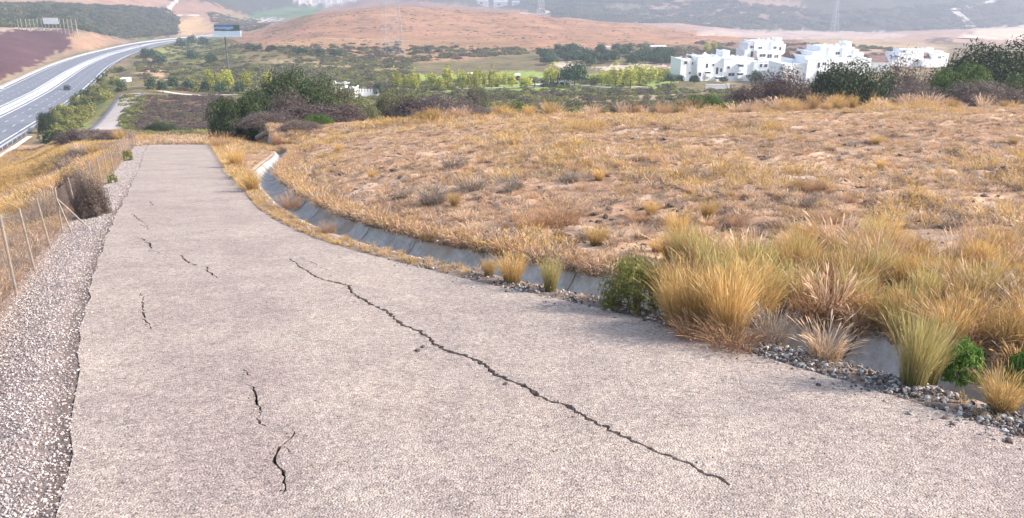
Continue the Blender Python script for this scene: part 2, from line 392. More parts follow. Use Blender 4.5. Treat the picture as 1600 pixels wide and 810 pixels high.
M['leaf_yellow'] = leafmat('poplar_leaf', [(0.22, 0.27, 0.05), (0.40, 0.42, 0.07), (0.55, 0.50, 0.10)], 0.45)
M['leaf_pine'] = leafmat('pine_leaf', [(0.03, 0.065, 0.035), (0.05, 0.10, 0.045), (0.08, 0.13, 0.06)], 0.25)
M['leaf_green'] = leafmat('weed_green', [(0.07, 0.14, 0.03), (0.12, 0.22, 0.05), (0.18, 0.27, 0.06)], 0.4)
M['leaf_purple'] = leafmat('purple_scrub', [(0.08, 0.06, 0.055), (0.13, 0.09, 0.085), (0.17, 0.12, 0.10)], 0.25)

# ------------------------------------------------------------------ helpers: objects
def tag(o, label=None, cat=None, group=None, kind=None):
    if label: o['label'] = label
    if cat: o['category'] = cat
    if group: o['group'] = group
    if kind: o['kind'] = kind
    return o
def empty(name, loc, label=None, cat=None, group=None, rz=0):
    o = bpy.data.objects.new(name, None); COL.objects.link(o); o.location = loc; o.rotation_euler = (0, 0, rz)
    o.empty_display_size = 0.2
    return tag(o, label, cat, group)
def link(name, me, parent=None, loc=(0, 0, 0), rz=0, sc=None):
    o = bpy.data.objects.new(name, me); COL.objects.link(o); o.location = loc; o.rotation_euler = (0, 0, rz)
    if sc is not None: o.scale = sc if hasattr(sc, '__len__') else (sc, sc, sc)
    if parent: o.parent = parent
    return o
def mesh_np(name, V, Fc, mat, uv=None, smooth_=False):
    """V (n,3); Fc list of arrays of equal-length faces"""
    me = bpy.data.meshes.new(name)
    V = np.asarray(V, np.float32); me.vertices.add(len(V)); me.vertices.foreach_set('co', V.ravel())
    if not isinstance(Fc, list): Fc = [Fc]
    Fc = [np.asarray(f, np.int32) for f in Fc if len(f)]
    lv = np.concatenate([f.ravel() for f in Fc]); ln = np.concatenate([np.full(len(f), f.shape[1], np.int32) for f in Fc])
    me.loops.add(len(lv)); me.loops.foreach_set('vertex_index', lv)
    me.polygons.add(len(ln)); me.polygons.foreach_set('loop_start', np.concatenate([[0], np.cumsum(ln)[:-1]]).astype(np.int32))
    me.polygons.foreach_set('loop_total', ln)
    if smooth_: me.polygons.foreach_set('use_smooth', np.ones(len(ln), bool))
    me.update(calc_edges=True)
    if uv is not None:
        l = me.uv_layers.new(name='UVMap'); l.data.foreach_set('uv', np.asarray(uv, np.float32)[lv].ravel())
    me.materials.append(mat)
    return me
class MB:
    def __init__(s): s.v = []; s.f = []
    def box(s, x0, x1, y0, y1, z0, z1):
        b = len(s.v); s.v += [(x, y, z) for z in (z0, z1) for y in (y0, y1) for x in (x0, x1)]
        s.f += [tuple(b + i for i in q) for q in ((0,2,3,1),(4,5,7,6),(0,1,5,4),(2,6,7,3),(0,4,6,2),(1,3,7,5))]; return s
    def hexa(s, pts):
        b = len(s.v); s.v += [tuple(p) for p in pts]
        s.f += [tuple(b + i for i in q) for q in ((0,2,3,1),(4,5,7,6),(0,1,5,4),(2,6,7,3),(0,4,6,2),(1,3,7,5))]; return s
    def tube(s, a, b, r, r2=None, n=6, caps=True):
        a = Vector(a); b = Vector(b); r2 = r if r2 is None else r2; d = (b - a).normalized()
        u = d.orthogonal().normalized(); w = d.cross(u); k = len(s.v)
        for p, rr in ((a, r), (b, r2)):
            for i in range(n):
                q = 2 * math.pi * i / n; s.v.append(tuple(p + u * math.cos(q) * rr + w * math.sin(q) * rr))
        for i in range(n): j = (i + 1) % n; s.f.append((k + i, k + j, k + n + j, k + n + i))
        if caps: s.f.append(tuple(k + i for i in reversed(range(n)))); s.f.append(tuple(k + n + i for i in range(n)))
        return s
    def path(s, pts, r0, r1, n=6):
        for i in range(len(pts) - 1):
            q0 = i / (len(pts) - 1); q1 = (i + 1) / (len(pts) - 1)
            s.tube(pts[i], pts[i + 1], r0 + (r1 - r0) * q0, r0 + (r1 - r0) * q1, n)
        return s
    def mesh(s, name, mat, sm=False):
        me = bpy.data.meshes.new(name); me.from_pydata(s.v, [], s.f); me.materials.append(mat)
        if sm: me.polygons.foreach_set('use_smooth', [True] * len(me.polygons))
        me.update(); return me
    def build(s, name, mat, parent=None, sm=False, **kw): return link(name, s.mesh(name, mat, sm), parent, **kw)

def scatter(name, protos, P, rot, scl, idx, label=None, cat=None):
    """one object of uncountable stuff: prototypes instanced on points"""
    P = np.asarray(P, np.float32); n = len(P)
    me = bpy.data.meshes.new(name); me.vertices.add(n); me.vertices.foreach_set('co', P.ravel())
    rot = np.asarray(rot, np.float32); scl = np.asarray(scl, np.float32)
    if scl.ndim == 1: scl = np.repeat(scl[:, None], 3, 1)
    a = me.attributes.new('rot', 'FLOAT_VECTOR', 'POINT'); a.data.foreach_set('vector', rot.ravel())
    a = me.attributes.new('scl', 'FLOAT_VECTOR', 'POINT'); a.data.foreach_set('vector', scl.ravel())
    a = me.attributes.new('idx', 'INT', 'POINT'); a.data.foreach_set('value', np.asarray(idx, np.int32))
    o = link(name, me)
    ng = bpy.data.node_groups.new(name + '_nodes', 'GeometryNodeTree')
    ng.interface.new_socket('Geometry', in_out='INPUT', socket_type='NodeSocketGeometry')
    ng.interface.new_socket('Geometry', in_out='OUTPUT', socket_type='NodeSocketGeometry')
    gi = ng.nodes.new('NodeGroupInput'); go = ng.nodes.new('NodeGroupOutput')
    iop = ng.nodes.new('GeometryNodeInstanceOnPoints')
    ng.links.new(gi.outputs[0], iop.inputs['Points'])
    # geometry-to-instance keeps link order reversed, so the list is fed backwards
    g2i = ng.nodes.new('GeometryNodeGeometryToInstance')
    for pr in protos[::-1]:
        oi = ng.nodes.new('GeometryNodeObjectInfo'); oi.inputs['Object'].default_value = pr; oi.transform_space = 'ORIGINAL'
        ng.links.new(oi.outputs['Geometry'], g2i.inputs[0])
    ng.links.new(g2i.outputs[0], iop.inputs['Instance'])
    iop.inputs['Pick Instance'].default_value = True
    for nm, dt, sock in (('idx', 'INT', 'Instance Index'), ('rot', 'FLOAT_VECTOR', 'Rotation'), ('scl', 'FLOAT_VECTOR', 'Scale')):
        na = ng.nodes.new('GeometryNodeInputNamedAttribute'); na.data_type = dt; na.inputs['Name'].default_value = nm
        ng.links.new(na.outputs['Attribute'], iop.inputs[sock])
    ng.links.new(iop.outputs[0], go.inputs[0])
    md = o.modifiers.new('scatter', 'NODES'); md.node_group = ng
    return tag(o, label, cat, None, 'stuff')
def proto(me): return bpy.data.objects.new(me.name + '_source', me)      # never linked: only a source for scatter()

# ------------------------------------------------------------------ ground sheet
def make_ground():
    ys = np.concatenate([np.linspace(-30, 2, 34)[:-1], np.arange(2, 22, 0.095), np.arange(22, 62, 0.22), np.exp(np.linspace(math.log(62), math.log(5200), 330))])
    q = np.linspace(-1, 1, 640); tau = 0.55 * q + 0.45 * q ** 3
    W = 1.36 * np.maximum(ys, 0) + 18
    X = tau[None, :] * W[:, None]; Y = np.repeat(ys[:, None], len(q), 1)
    x = X.ravel(); y = Y.ravel(); z = H(x, y, carve=True)
    nr, nc = X.shape
    i = np.arange(nr - 1)[:, None] * nc + np.arange(nc - 1)[None, :]; i = i.ravel()
    me = mesh_np('ground', np.stack([x, y, z], 1), np.stack([i, i + 1, i + nc + 1, i + nc], 1), M['ground'], smooth_=True)
    col = landcover(x, y, z)
    a = me.color_attributes.new('col', 'FLOAT_COLOR', 'POINT'); a.data.foreach_set('color', col.astype(np.float32).ravel())
    o = link('ground', me); tag(o, kind='structure')
def inpoly(px, py, poly):
    r = np.zeros(px.shape, bool); n = len(poly); j = n - 1
    for i in range(n):
        xi, yi = poly[i]; xj, yj = poly[j]
        c = ((yi > py) != (yj > py)) & (px < (xj - xi) * (py - yi) / ((yj - yi) if yj != yi else 1e-9) + xi)
        r ^= c; j = i
    return r
LAND = [   # (colour, share of scrub, outline as seen in the photograph), later ones lie on top
 ((0.20, 0.17, 0.09), 0.55, [(200,60),(700,60),(1120,60),(1120,200),(200,230)]),
 ((0.30, 0.25, 0.14), 0.3, [(420,95),(640,98),(640,128),(520,135),(380,130)]),
 ((0.37, 0.215, 0.135), 0.50, [(330,72),(400,50),(430,38),(480,18),(540,-2),(600,-2),(700,6),(800,14),(900,27),(1000,37),(1080,48),(1190,58),(1140,66),(1060,72),(960,76),(830,80),(740,90),(640,94),(560,88),(460,80),(380,76)]),
 ((0.36, 0.23, 0.13), 0.42, [(380,74),(470,60),(620,62),(800,60),(830,76),(740,95),(640,97),(560,92),(460,84)]),
 ((0.24, 0.15, 0.12), 0.3, [(1000,84),(1090,72),(1180,62),(1300,60),(1460,74),(1480,100),(1050,118)]),
 ((0.40, 0.31, 0.20), 0.25, [(1240,66),(1300,58),(1480,72),(1480,84),(1340,82)]),
 ((0.28, 0.37, 0.10), 0.0, [(620,120),(700,116),(830,112),(880,118),(1060,108),(1060,130),(1000,141),(900,146),(620,149)]),
 ((0.30, 0.34, 0.12), 0.0, [(660,128),(800,120),(830,128),(700,140),(640,141)]),
 ((0.58, 0.50, 0.40), 0.1, [(858,97),(890,97),(905,104),(880,106)]),
 ((0.58, 0.50, 0.40), 0.1, [(920,106),(960,102),(1040,101),(1045,106),(960,110)]),
 ((0.26, 0.20, 0.11), 0.5, [(560,150),(1120,140),(1120,200),(560,200)]),
 ((0.28, 0.32, 0.11), 0.15, [(600,146),(900,142),(1060,138),(1060,146),(880,152),(620,154)]),
 ((0.34, 0.26, 0.20), 0.25, [(860,168),(1000,150),(1060,146),(1050,152),(960,160),(880,172)]),
 ((0.20, 0.22, 0.07), 0.35, [(215,60),(345,60),(380,90),(300,100),(225,95)]),
 ((0.20, 0.12, 0.09), 0.0, [(222,152),(362,152),(352,215),(196,212)]),
 ((0.20, 0.24, 0.07), 0.2, [(196,148),(228,148),(206,208),(186,208)]),
 ((0.45, 0.33, 0.18), 0.25, [(200,214),(330,208),(340,236),(196,236)]),
 ((0.26, 0.28, 0.10), 0.3, [(160,175),(190,140),(196,128),(178,122),(150,135),(90,185),(62,225),(120,215)]),
 ((0.46, 0.32, 0.20), 0.15, [(218,112),(222,85),(240,80),(256,98),(258,118),(240,124)]),
 ((0.30, 0.23, 0.15), 0.35, [(-40,150),(-40,120),(105,52),(150,52),(220,62),(150,76),(80,98),(36,120)]),
 ((0.38, 0.25, 0.16), 0.25, [(118,56),(165,55),(190,66),(120,80),(100,88),(95,72)]),
 ((0.105, 0.055, 0.06), 0.30, [(-40,140),(-40,60),(22,46),(116,46),(106,74),(62,98),(0,124)]),
 ((0.44, 0.35, 0.27), 0.05, [(-40,41),(60,41),(112,43),(112,46),(22,48),(-10,50)]),
 ((0.075, 0.085, 0.055), 0.75, [(-60,40),(-60,8),(100,6),(200,10),(262,14),(278,30),(274,56),(200,62),(160,54),(112,46),(60,43)]),
 ((0.40, 0.25, 0.18), 0.25, [(100,4),(170,1),(262,6),(262,12),(190,9),(120,9)]),
 ((0.38, 0.24, 0.17), 0.3, [(255,12),(290,-4),(325,4),(370,18),(430,38),(405,48),(345,50),(330,32),(300,24),(276,28)]),
 ((0.34, 0.27, 0.13), 0.45, [(320,20),(360,18),(425,36),(400,47),(345,44)]),
 ((0.62, 0.44, 0.24), 0.0, [(276,30),(308,25),(326,40),(336,52),(282,54)]),
 ((0.12, 0.22, 0.08), 0.1, [(385,30),(410,14),(520,8),(480,26),(425,34)]),
 ((0.66, 0.62, 0.58), 0.0, [(395,30),(430,28),(440,32),(405,36)]),
 ((0.5, 0.48, 0.48), 0.0, [(450,-2),(565,-4),(540,6),(470,9)]),
 ((0.34, 0.24, 0.18), 0.15, [(930,14),(1010,4),(1080,-6),(1240,0),(1270,24),(1160,38),(1020,38)]),
 ((0.15, 0.19, 0.09), 0.3, [(930,16),(1000,6),(1030,22),(1010,30),(940,26)]),
 ((0.09, 0.12, 0.08), 0.5, [(1130,44),(1180,33),(1240,30),(1280,46),(1220,52)]),
 ((0.52, 0.42, 0.36), 0.0, [(1080,58),(1100,47),(1250,48),(1420,53),(1400,60),(1200,62)]),
 ((0.64, 0.56, 0.42), 0.0, [(1500,58),(1530,44),(1610,38),(1700,38),(1700,62),(1560,62)]),
 ((0.15, 0.10, 0.09), 0.2, [(1440,66),(1462,58),(1480,59),(1498,70)]),
]
def landcover(x, y, z):
    n = len(x); c = np.zeros((n, 4)); c[:, :3] = (0.40, 0.265, 0.165); c[:, 3] = 0.0
    near = y < 62
    nb = fbm(x * 0.35, y * 0.35, 4)
    k = sstep(-0.12, 0.16, nb)[:, None]
    c[:, :3] = np.array([0.40, 0.275, 0.19]) * (1 - k) + np.array([0.56, 0.40, 0.27]) * k
    pale = sstep(0.05, 0.22, fbm(x * 0.8 + 40, y * 0.8, 3))[:, None]
    c[:, :3] = c[:, :3] * (1 - pale) + np.array([0.58, 0.46, 0.36]) * pale
    if near.any():
        dr = sdist(x[near], y[near], roadR[::2]); dl = -sdist(x[near], y[near], roadL[::2])
        cn = c[near]
        g = (sstep(1.0, 0.1, dr) * (dr > -1))[:, None]; cn[:, :3] = cn[:, :3] * (1 - g) + np.array([0.27, 0.225, 0.185]) * g
        g = (sstep(1.15, 0.6, dl) * (dl > -1))[:, None]; cn[:, :3] = cn[:, :3] * (1 - g) + np.array([0.33, 0.275, 0.25]) * g
        g = (sstep(0.22, 0.05, dl) * (dl > -.3))[:, None]; cn[:, :3] = cn[:, :3] * (1 - g) + np.array([0.15, 0.125, 0.115]) * g
        g = (dl > 1.1)[:, None]
        cn[:, :3] = np.where(g, cn[:, :3] * np.array([0.85, 0.85, 0.8]), cn[:, :3])
        c[near] = cn
    far = y >= 62
    u, v = proj(x[far], y[far], z[far])
    xf, yf = x[far], y[far]
    u = u + fbm(xf / 16, yf / 16, 4) * 16; v = v + fbm(xf / 13 + 9, yf / 13, 4) * 7
    jr = np.random.default_rng(5); u = u + jr.normal(0, 4, u.shape); v = v + jr.normal(0, 1.3, v.shape)
    cf = np.zeros((far.sum(), 4)); cf[:, :] = (0.24, 0.19, 0.11, 0.45)
    left = (u < 215) & (yf < 140) & (v > 200); cf[left] = (0.46, 0.31, 0.19, 0.2)
    cf[yf > 700] = (0.42, 0.29, 0.22, 0.1)
    cf[yf > 1430] = (0.06, 0.072, 0.045, 0.6)
    for colr, sc, poly in LAND:
        m = inpoly(u, v, poly) & ~left
        if min(p[1] for p in poly) < 50 and colr[0] > 0.3 and poly[0][0] > 900: m &= yf > 700
        cf[m] = (*colr, sc)
    c[far] = cf
    return c
make_ground()

# ------------------------------------------------------------------ hillside road with its cracks
CRACKS = [   # (pixels along the crack, widths in metres)
 ([(452,405),(462,413),(470,420),(484,428),(492,434),(508,440),(528,444),(544,449),(549,459),(566,469),(590,482),(606,489),(613,497),(634,511),(655,520),(668,528),(679,540),(698,551),(718,556),(748,567),(764,577),(776,589),(798,598),(820,607),(840,620),(860,630),(884,636),(905,649),(930,664),(955,677),(980,688),(1002,698),(1026,710)], .019),
 ([(1026,710),(1042,714),(1058,722),(1078,728),(1092,738),(1104,744),(1118,745),(1130,752),(1140,760)], .014),
 ([(382,580),(389,588),(394,590)], .012),
 ([(383,603),(392,606),(397,614),(399,628),(404,640),(408,648),(404,658),(414,670)], .017),
 ([(458,674),(451,688),(440,700),(432,714),(430,724),(440,734),(446,745),(447,757),(440,776)], .017),
 ([(220,460),(224,470),(222,482),(226,492),(224,500),(232,510),(236,516)], .022),
 ([(284,399),(290,405),(294,412),(303,417)], .030),
 ([(318,418),(326,424),(330,428),(340,437)], .024),
 ([(214,372),(228,378),(236,384),(238,392),(248,397)], .032),
 ([(206,335),(212,342),(222,347),(226,356),(232,361)], .028),
 ([(234,316),(237,322)], .03),
 ([(566,469),(556,474),(548,473)], .008), ([(679,540),(672,546),(660,549)], .012), ([(820,607),(826,600),(838,597)], .008), ([(905,649),(896,656),(884,657)], .008), ([(404,640),(396,646),(392,652)], .009), ([(440,700),(450,706),(455,712)], .008),
 ([(190,402),(200,404),(214,406)], .014),
 ([(470,404),(490,414),(515,424)], .008),
]
def make_road():
    outline = [tuple(p) for p in roadL] + [tuple(p) for p in roadR[::-1]]
    r = random.Random(5)
    # ragged edge of the surfacing
    out = []
    for k, (x, y) in enumerate(outline):
        out.append((x + r.uniform(-.03, .03), y + r.uniform(-.03, .03)))
    out = out[::-1]
    V = [Vector(p) for p in out]; faces = [list(range(len(V)))]
    cracks = []
    for px, w in CRACKS:
        wl_ = np.array([onplane(*p) for p in px]); step = 0.035 if wl_[:, 1].mean() < 9 else 0.08
        p = resample(wl_, step); n = len(p)
        if n < 4: p = resample(wl_, step / 3); n = len(p)
        jit = np.array([r.gauss(0, 1) for _ in range(n)]); jit = np.convolve(jit, [.2, .6, .2], 'same') * step * 0.42
        nrm = offset(smooth(p, 4), 1.0) - smooth(p, 4)
        p = smooth(p, 1) + nrm * jit[:, None]; w = w * (2.7 if px[0] in ((452, 405), (1026, 710)) else 1.25 if p[:, 1].mean() < 6.5 else 1.0)
        wid = w * np.array([r.uniform(0.35, 1.5) for _ in range(n)]) * np.sin(np.clip(np.linspace(0.05, 0.97, n), 0, 1) * math.pi) ** 0.35
        wid = np.maximum(wid * 0.5, 0.0025)
        if px[0] == (452, 405): wid *= np.linspace(0.75, 1.15, n)
        a = p + nrm * wid[:, None]; b = p - nrm * wid[:, None]
        ring = [tuple(q) for q in a] + [tuple(q) for q in b[::-1]]
        i0 = len(V); V += [Vector(q) for q in ring]; faces.append(list(range(i0, i0 + len(ring)))); cracks.append((a, b))
    # inner points keep the sheet close to the plane and give it gentle waves
    gx, gy = np.meshgrid(np.arange(-28, 9.5, 0.45), np.arange(-7.5, 66, 0.45)); gx = gx.ravel(); gy = gy.ravel()
    ok = (sdist(gx, gy, roadR) < -0.25) & (sdist(gx, gy, roadL) > 0.25)
    for a, b in zip(gx[ok], gy[ok]):
        V.append(Vector((a + r.uniform(-.1, .1), b + r.uniform(-.1, .1))))
    vo, eo, fo, ov, oe, of = delaunay_2d_cdt(V, [], faces, 0, 1e-5)
    keep = [f for f, s_ in zip(fo, of) if (0 in s_) and len(s_) == 1]
    xy = np.array([(p[0], p[1]) for p in vo])
    base = -0.171 * np.maximum(xy[:, 1], -8) - 0.006 * np.maximum(xy[:, 1] - 54, 0) ** 2
    z = base + 0.014 + fbm(xy[:, 0] * 0.5, xy[:, 1] * 0.5, 2) * 0.03 * sstep(0, .6, np.minimum(-sdist(xy[:, 0], xy[:, 1], roadR[::2]), sdist(xy[:, 0], xy[:, 1], roadL[::2])))
    # beyond the crest the sheet follows the falling ground
    m = xy[:, 1] > 54
    z[m] = np.maximum(z[m], H(xy[m, 0], xy[m, 1]) + 0.02)
    fc = [tuple(f) for f in keep]
    # skirt: the surfacing is 10 cm thick
    me = bpy.data.meshes.new('road'); me.from_pydata([(a, b, c) for (a, b), c in zip(xy, z)], [], fc)
    me.materials.append(M['road']); me.update()
    import bmesh
    bm = bmesh.new(); bm.from_mesh(me)
    for f in bm.faces:
        if f.normal.z < 0: f.normal_flip()
    loose = [v for v in bm.verts if not v.link_faces]; bmesh.ops.delete(bm, geom=loose, context='VERTS')
    be = [e_ for e_ in bm.edges if len(e_.link_faces) == 1]
    res = bmesh.ops.extrude_edge_only(bm, edges=be)
    for g in res['geom']:
        if isinstance(g, bmesh.types.BMVert): g.co.z -= 0.09
    bm.to_mesh(me); bm.free()
    ro = link('road', me); tag(ro, kind='structure')
    return ro
road = make_road()

# ------------------------------------------------------------------ concrete drain, in cast lengths
def make_drain():
    root = empty('drain_channel', (*drainC[len(drainC) // 2], h1(*drainC[len(drainC) // 2])), 'open concrete drainage channel curving along the right edge of the road', 'drain')
    prof = [(a_ * .76, b_ * .84) for a_, b_ in [(-0.80, 0.012), (-0.64, 0.02), (-0.56, -0.04), (-0.44, -0.20), (-0.28, -0.33), (-0.08, -0.39), (0.12, -0.39), (0.30, -0.32), (0.44, -0.20), (0.54, -0.05), (0.62, 0.015), (0.80, 0.02)]]
    L = resample(drainC, 0.25); n = len(L); seg = 8
    k = 0
    first = True
    while k < n - 2:
        e_ = min(k + seg, n - 1)
        pts = L[k:e_ + 1].copy(); d0 = pts[1] - pts[0]; d1 = pts[-1] - pts[-2]
        pts[0] += d0 * 0.05; pts[-1] -= d1 * 0.05
        V = []; Fq = []; m = len(prof)
        dz = random.uniform(-.012, .012)
        tg = np.gradient(pts, axis=0); tg /= np.linalg.norm(tg, axis=1)[:, None]
        for layer in (0, 1):
            for i, p in enumerate(pts):
                nx, ny = tg[i][1], -tg[i][0]
                for o_, h in prof:
                    jz = random.uniform(-.008, .008)
                    base = -0.171 * p[1] - 0.006 * max(p[1] - 54, 0) ** 2
                    # far lip follows the rising ground a little
                    V.append((p[0] + nx * o_, p[1] + ny * o_, base + h + dz + jz - 0.11 * layer))
        q = len(pts)
        for i in range(q - 1):
            for j in range(m - 1):
                a = i * m + j; Fq.append((a, a + 1, a + m + 1, a + m))
                a += q * m; Fq.append((a, a + m, a + m + 1, a + 1))
        for i in range(q - 1):
            for j in (0, m - 1):
                a = i * m + j; Fq.append((a, a + m, a + m + q * m, a + q * m))
        for i in (0, q - 1):
            for j in range(m - 1):
                a = i * m + j; Fq.append((a, a + 1, a + 1 + q * m, a + q * m))
        me = bpy.data.meshes.new('channel_segment'); me.from_pydata(V, [], Fq); me.materials.append(M['concrete'])
        me.polygons.foreach_set('use_smooth', [f < (q - 1) * (m - 1) * 2 for f in range(len(Fq))]); me.update()
        o = link('channel_segment', me, root); o.matrix_parent_inverse = Matrix.Translation(-root.location)
        k = e_
make_drain()

# ------------------------------------------------------------------ ribbons draped on the ground
def ribbon(name, line, hw, mat, lift=0.12, nx=4, kind='structure', zf=None, o0=None, o1=None, thick=None, parent=None):
    L = np.asarray(line); a0, a1 = (-hw, hw) if o0 is None else (o0, o1)
    rows = [offset(L, a0 + (a1 - a0) * j / nx) for j in range(nx + 1)]
    X = np.stack([r[:, 0] for r in rows], 1); Y = np.stack([r[:, 1] for r in rows], 1)
    Z = (H(X.ravel(), Y.ravel()) if zf is None else zf(Y.ravel())) + lift
    n, m = X.shape; i = (np.arange(n - 1)[:, None] * m + np.arange(m - 1)[None, :]).ravel()
    V = np.stack([X.ravel(), Y.ravel(), Z], 1); Fq = np.stack([i, i + 1, i + m + 1, i + m], 1)
    if thick:
        V2 = V.copy(); V2[:, 2] -= thick; k = len(V); V = np.concatenate([V, V2]); extra = []
        for r_ in range(n - 1):
            for c_ in (0, m - 1):
                a = r_ * m + c_; extra.append((a, a + m, a + m + k, a + k))
        Fq = np.concatenate([Fq, np.array(extra)])
    o = link(name, mesh_np(name, V, Fq, mat, smooth_=not thick), parent)
    if kind: tag(o, kind=kind)
    return o
MC = resample(motC, 4.0)
MC = MC[(MC[:, 1] > 60) & (MC[:, 1] < 1350)]
ribbon('motorway', MC, 12.9, M['asphalt'], 0.0, 10, zf=MOT_Z, thick=0.4)
ribbon('median_strip', MC, 0, M['conc_pale'], 0.03, 2, zf=MOT_Z, o0=-1.6, o1=1.6)
for a in (-11.3, -2.5, 2.5, 11.0):
    ribbon('edge_line', MC, 0, M['white_paint'], 0.02, 1, zf=MOT_Z, o0=a - 0.14, o1=a + 0.14)
def dashes(off):
    mb = MB(); L = offset(MC, off); D_ = np.concatenate([[0], np.cumsum(np.linalg.norm(np.diff(L, axis=0), axis=1))])
    s_ = 0
    while s_ < D_[-1] - 4:
        a = np.array([np.interp(s_, D_, L[:, k]) for k in (0, 1)]); b = np.array([np.interp(s_ + 3.5, D_, L[:, k]) for k in (0, 1)])
        t = (b - a) / np.linalg.norm(b - a); nn = np.array([t[1], -t[0]]) * 0.065
        k = len(mb.v)
        for q in (a - nn, a + nn, b + nn, b - nn): mb.v.append((q[0], q[1], float(MOT_Z(np.array(q[1]))) + 0.022))
        mb.f.append((k, k + 1, k + 2, k + 3)); s_ += 9
    o = mb.build('lane_dashes', M['white_paint']); tag(o, kind='structure')
for a in (-8.2, -5.3, 5.3, 8.2): dashes(a)

def guard_rail(off, label, dmax, concrete=False, h=0.75):
    L = offset(MC, off); L = L[L[:, 1] < dmax]
    z = MOT_Z(L[:, 1])
    if concrete:
        c = ribbon('concrete_barrier', L, 0.30, M['conc_pale'], h, 2, kind=None, zf=MOT_Z, thick=h + .1)
        tag(c, label, 'barrier'); return
    root = empty('guard_rail', (L[0][0], L[0][1], float(z[0])), label, 'guard rail')
    inv = Matrix.Translation(-root.location)
    b = MB()
    for i in range(len(L) - 1):
        p, q = L[i], L[i + 1]; t = (q - p) / np.linalg.norm(q - p); nn = np.array([t[1], -t[0]])
        for za, zb, oo in ((0.45, 0.53, .05), (0.53, 0.60, 0), (0.60, 0.67, 0), (0.67, 0.75, .05)):
            pts = []
            for zz in (za, zb):
                for sgn in (0, 1):
                    for (w, wz) in ((p, z[i]), (q, z[i + 1])):
                        c = w + nn * (oo - 0.02 + sgn * 0.04); pts.append((c[0], c[1], wz + zz))
            b.hexa(pts)
    o = b.build('beam', M['galv'], root); o.matrix_parent_inverse = inv
    pm = MB().box(-.06, .06, -.05, .05, -0.2, 0.72).mesh('post', M['galv'])
    for i in range(len(L)):
        if i < 70:
            o = link('post', pm, root, loc=(L[i][0], L[i][1], float(z[i]))); o.matrix_parent_inverse = inv
guard_rail(12.9, 'galvanised guard rail along the near side of the motorway, by the dry bank', 700)
guard_rail(-1.2, 'guard rail on the far side of the pale motorway median', 600)
guard_rail(1.2, 'guard rail on the near side of the pale motorway median', 600)
guard_rail(-12.9, 'pale concrete barrier along the far outer edge of the motorway', 1300, True)
ribbon('service_verge', MC[MC[:, 1] < 145], 0, M['conc_pale'], 0.06, 2, zf=MOT_Z, o0=13.8, o1=14.7)

# side road below the crest and pale tracks
sr = [hit(*p, 90)[:2] for p in [(166,201),(176,188),(187,172),(198,157),(206,147)]]
sr = smooth(resample([(2 * sr[0][0] - sr[1][0] + 1, 2 * sr[0][1] - sr[1][1])] + sr, 2.0), 6)
sr = np.array([p for p in sr])
ribbon('side_road', sr, 2.8, M['side_asphalt'], 0.15, 4, thick=0.4)
def track(pxs, hw, mat=None, name='dirt_track', dmin=60, lift=0.15):
    w = [hit(*p, dmin)[:2] for p in pxs]; step = max(2.0, w[0][1] / 120)
    ribbon(name, smooth(resample(w, step), 3), hw, mat or M['track'], lift, 2)
track([(680,140),(760,139),(840,136),(900,133),(960,139),(1010,136)], 1.4)
track([(830,134),(870,128),(915,127)], 2.6)
track([(700,150),(760,149)], 1.2)
track([(250,143),(290,149),(330,150),(370,149)], 1.5)
track([(278,26),(284,24),(300,23),(312,25)], 3.5, dmin=900, lift=0.6)
track([(262,20),(270,8),(276,0)], 3.5, dmin=900, lift=0.6)
track([(1492,20),(1502,28),(1514,38),(1517,44)], 7, dmin=1300, lift=2.5)
track([(1490,18),(1530,8),(1560,0)], 7, dmin=1300, lift=2.5)
track([(640,64),(500,60)], 0.5, dmin=300)
track([(840,14),(860,24),(812,22)], 4, dmin=1300, lift=2)
track([(1496,60),(1530,61)], 6, dmin=700, lift=1)

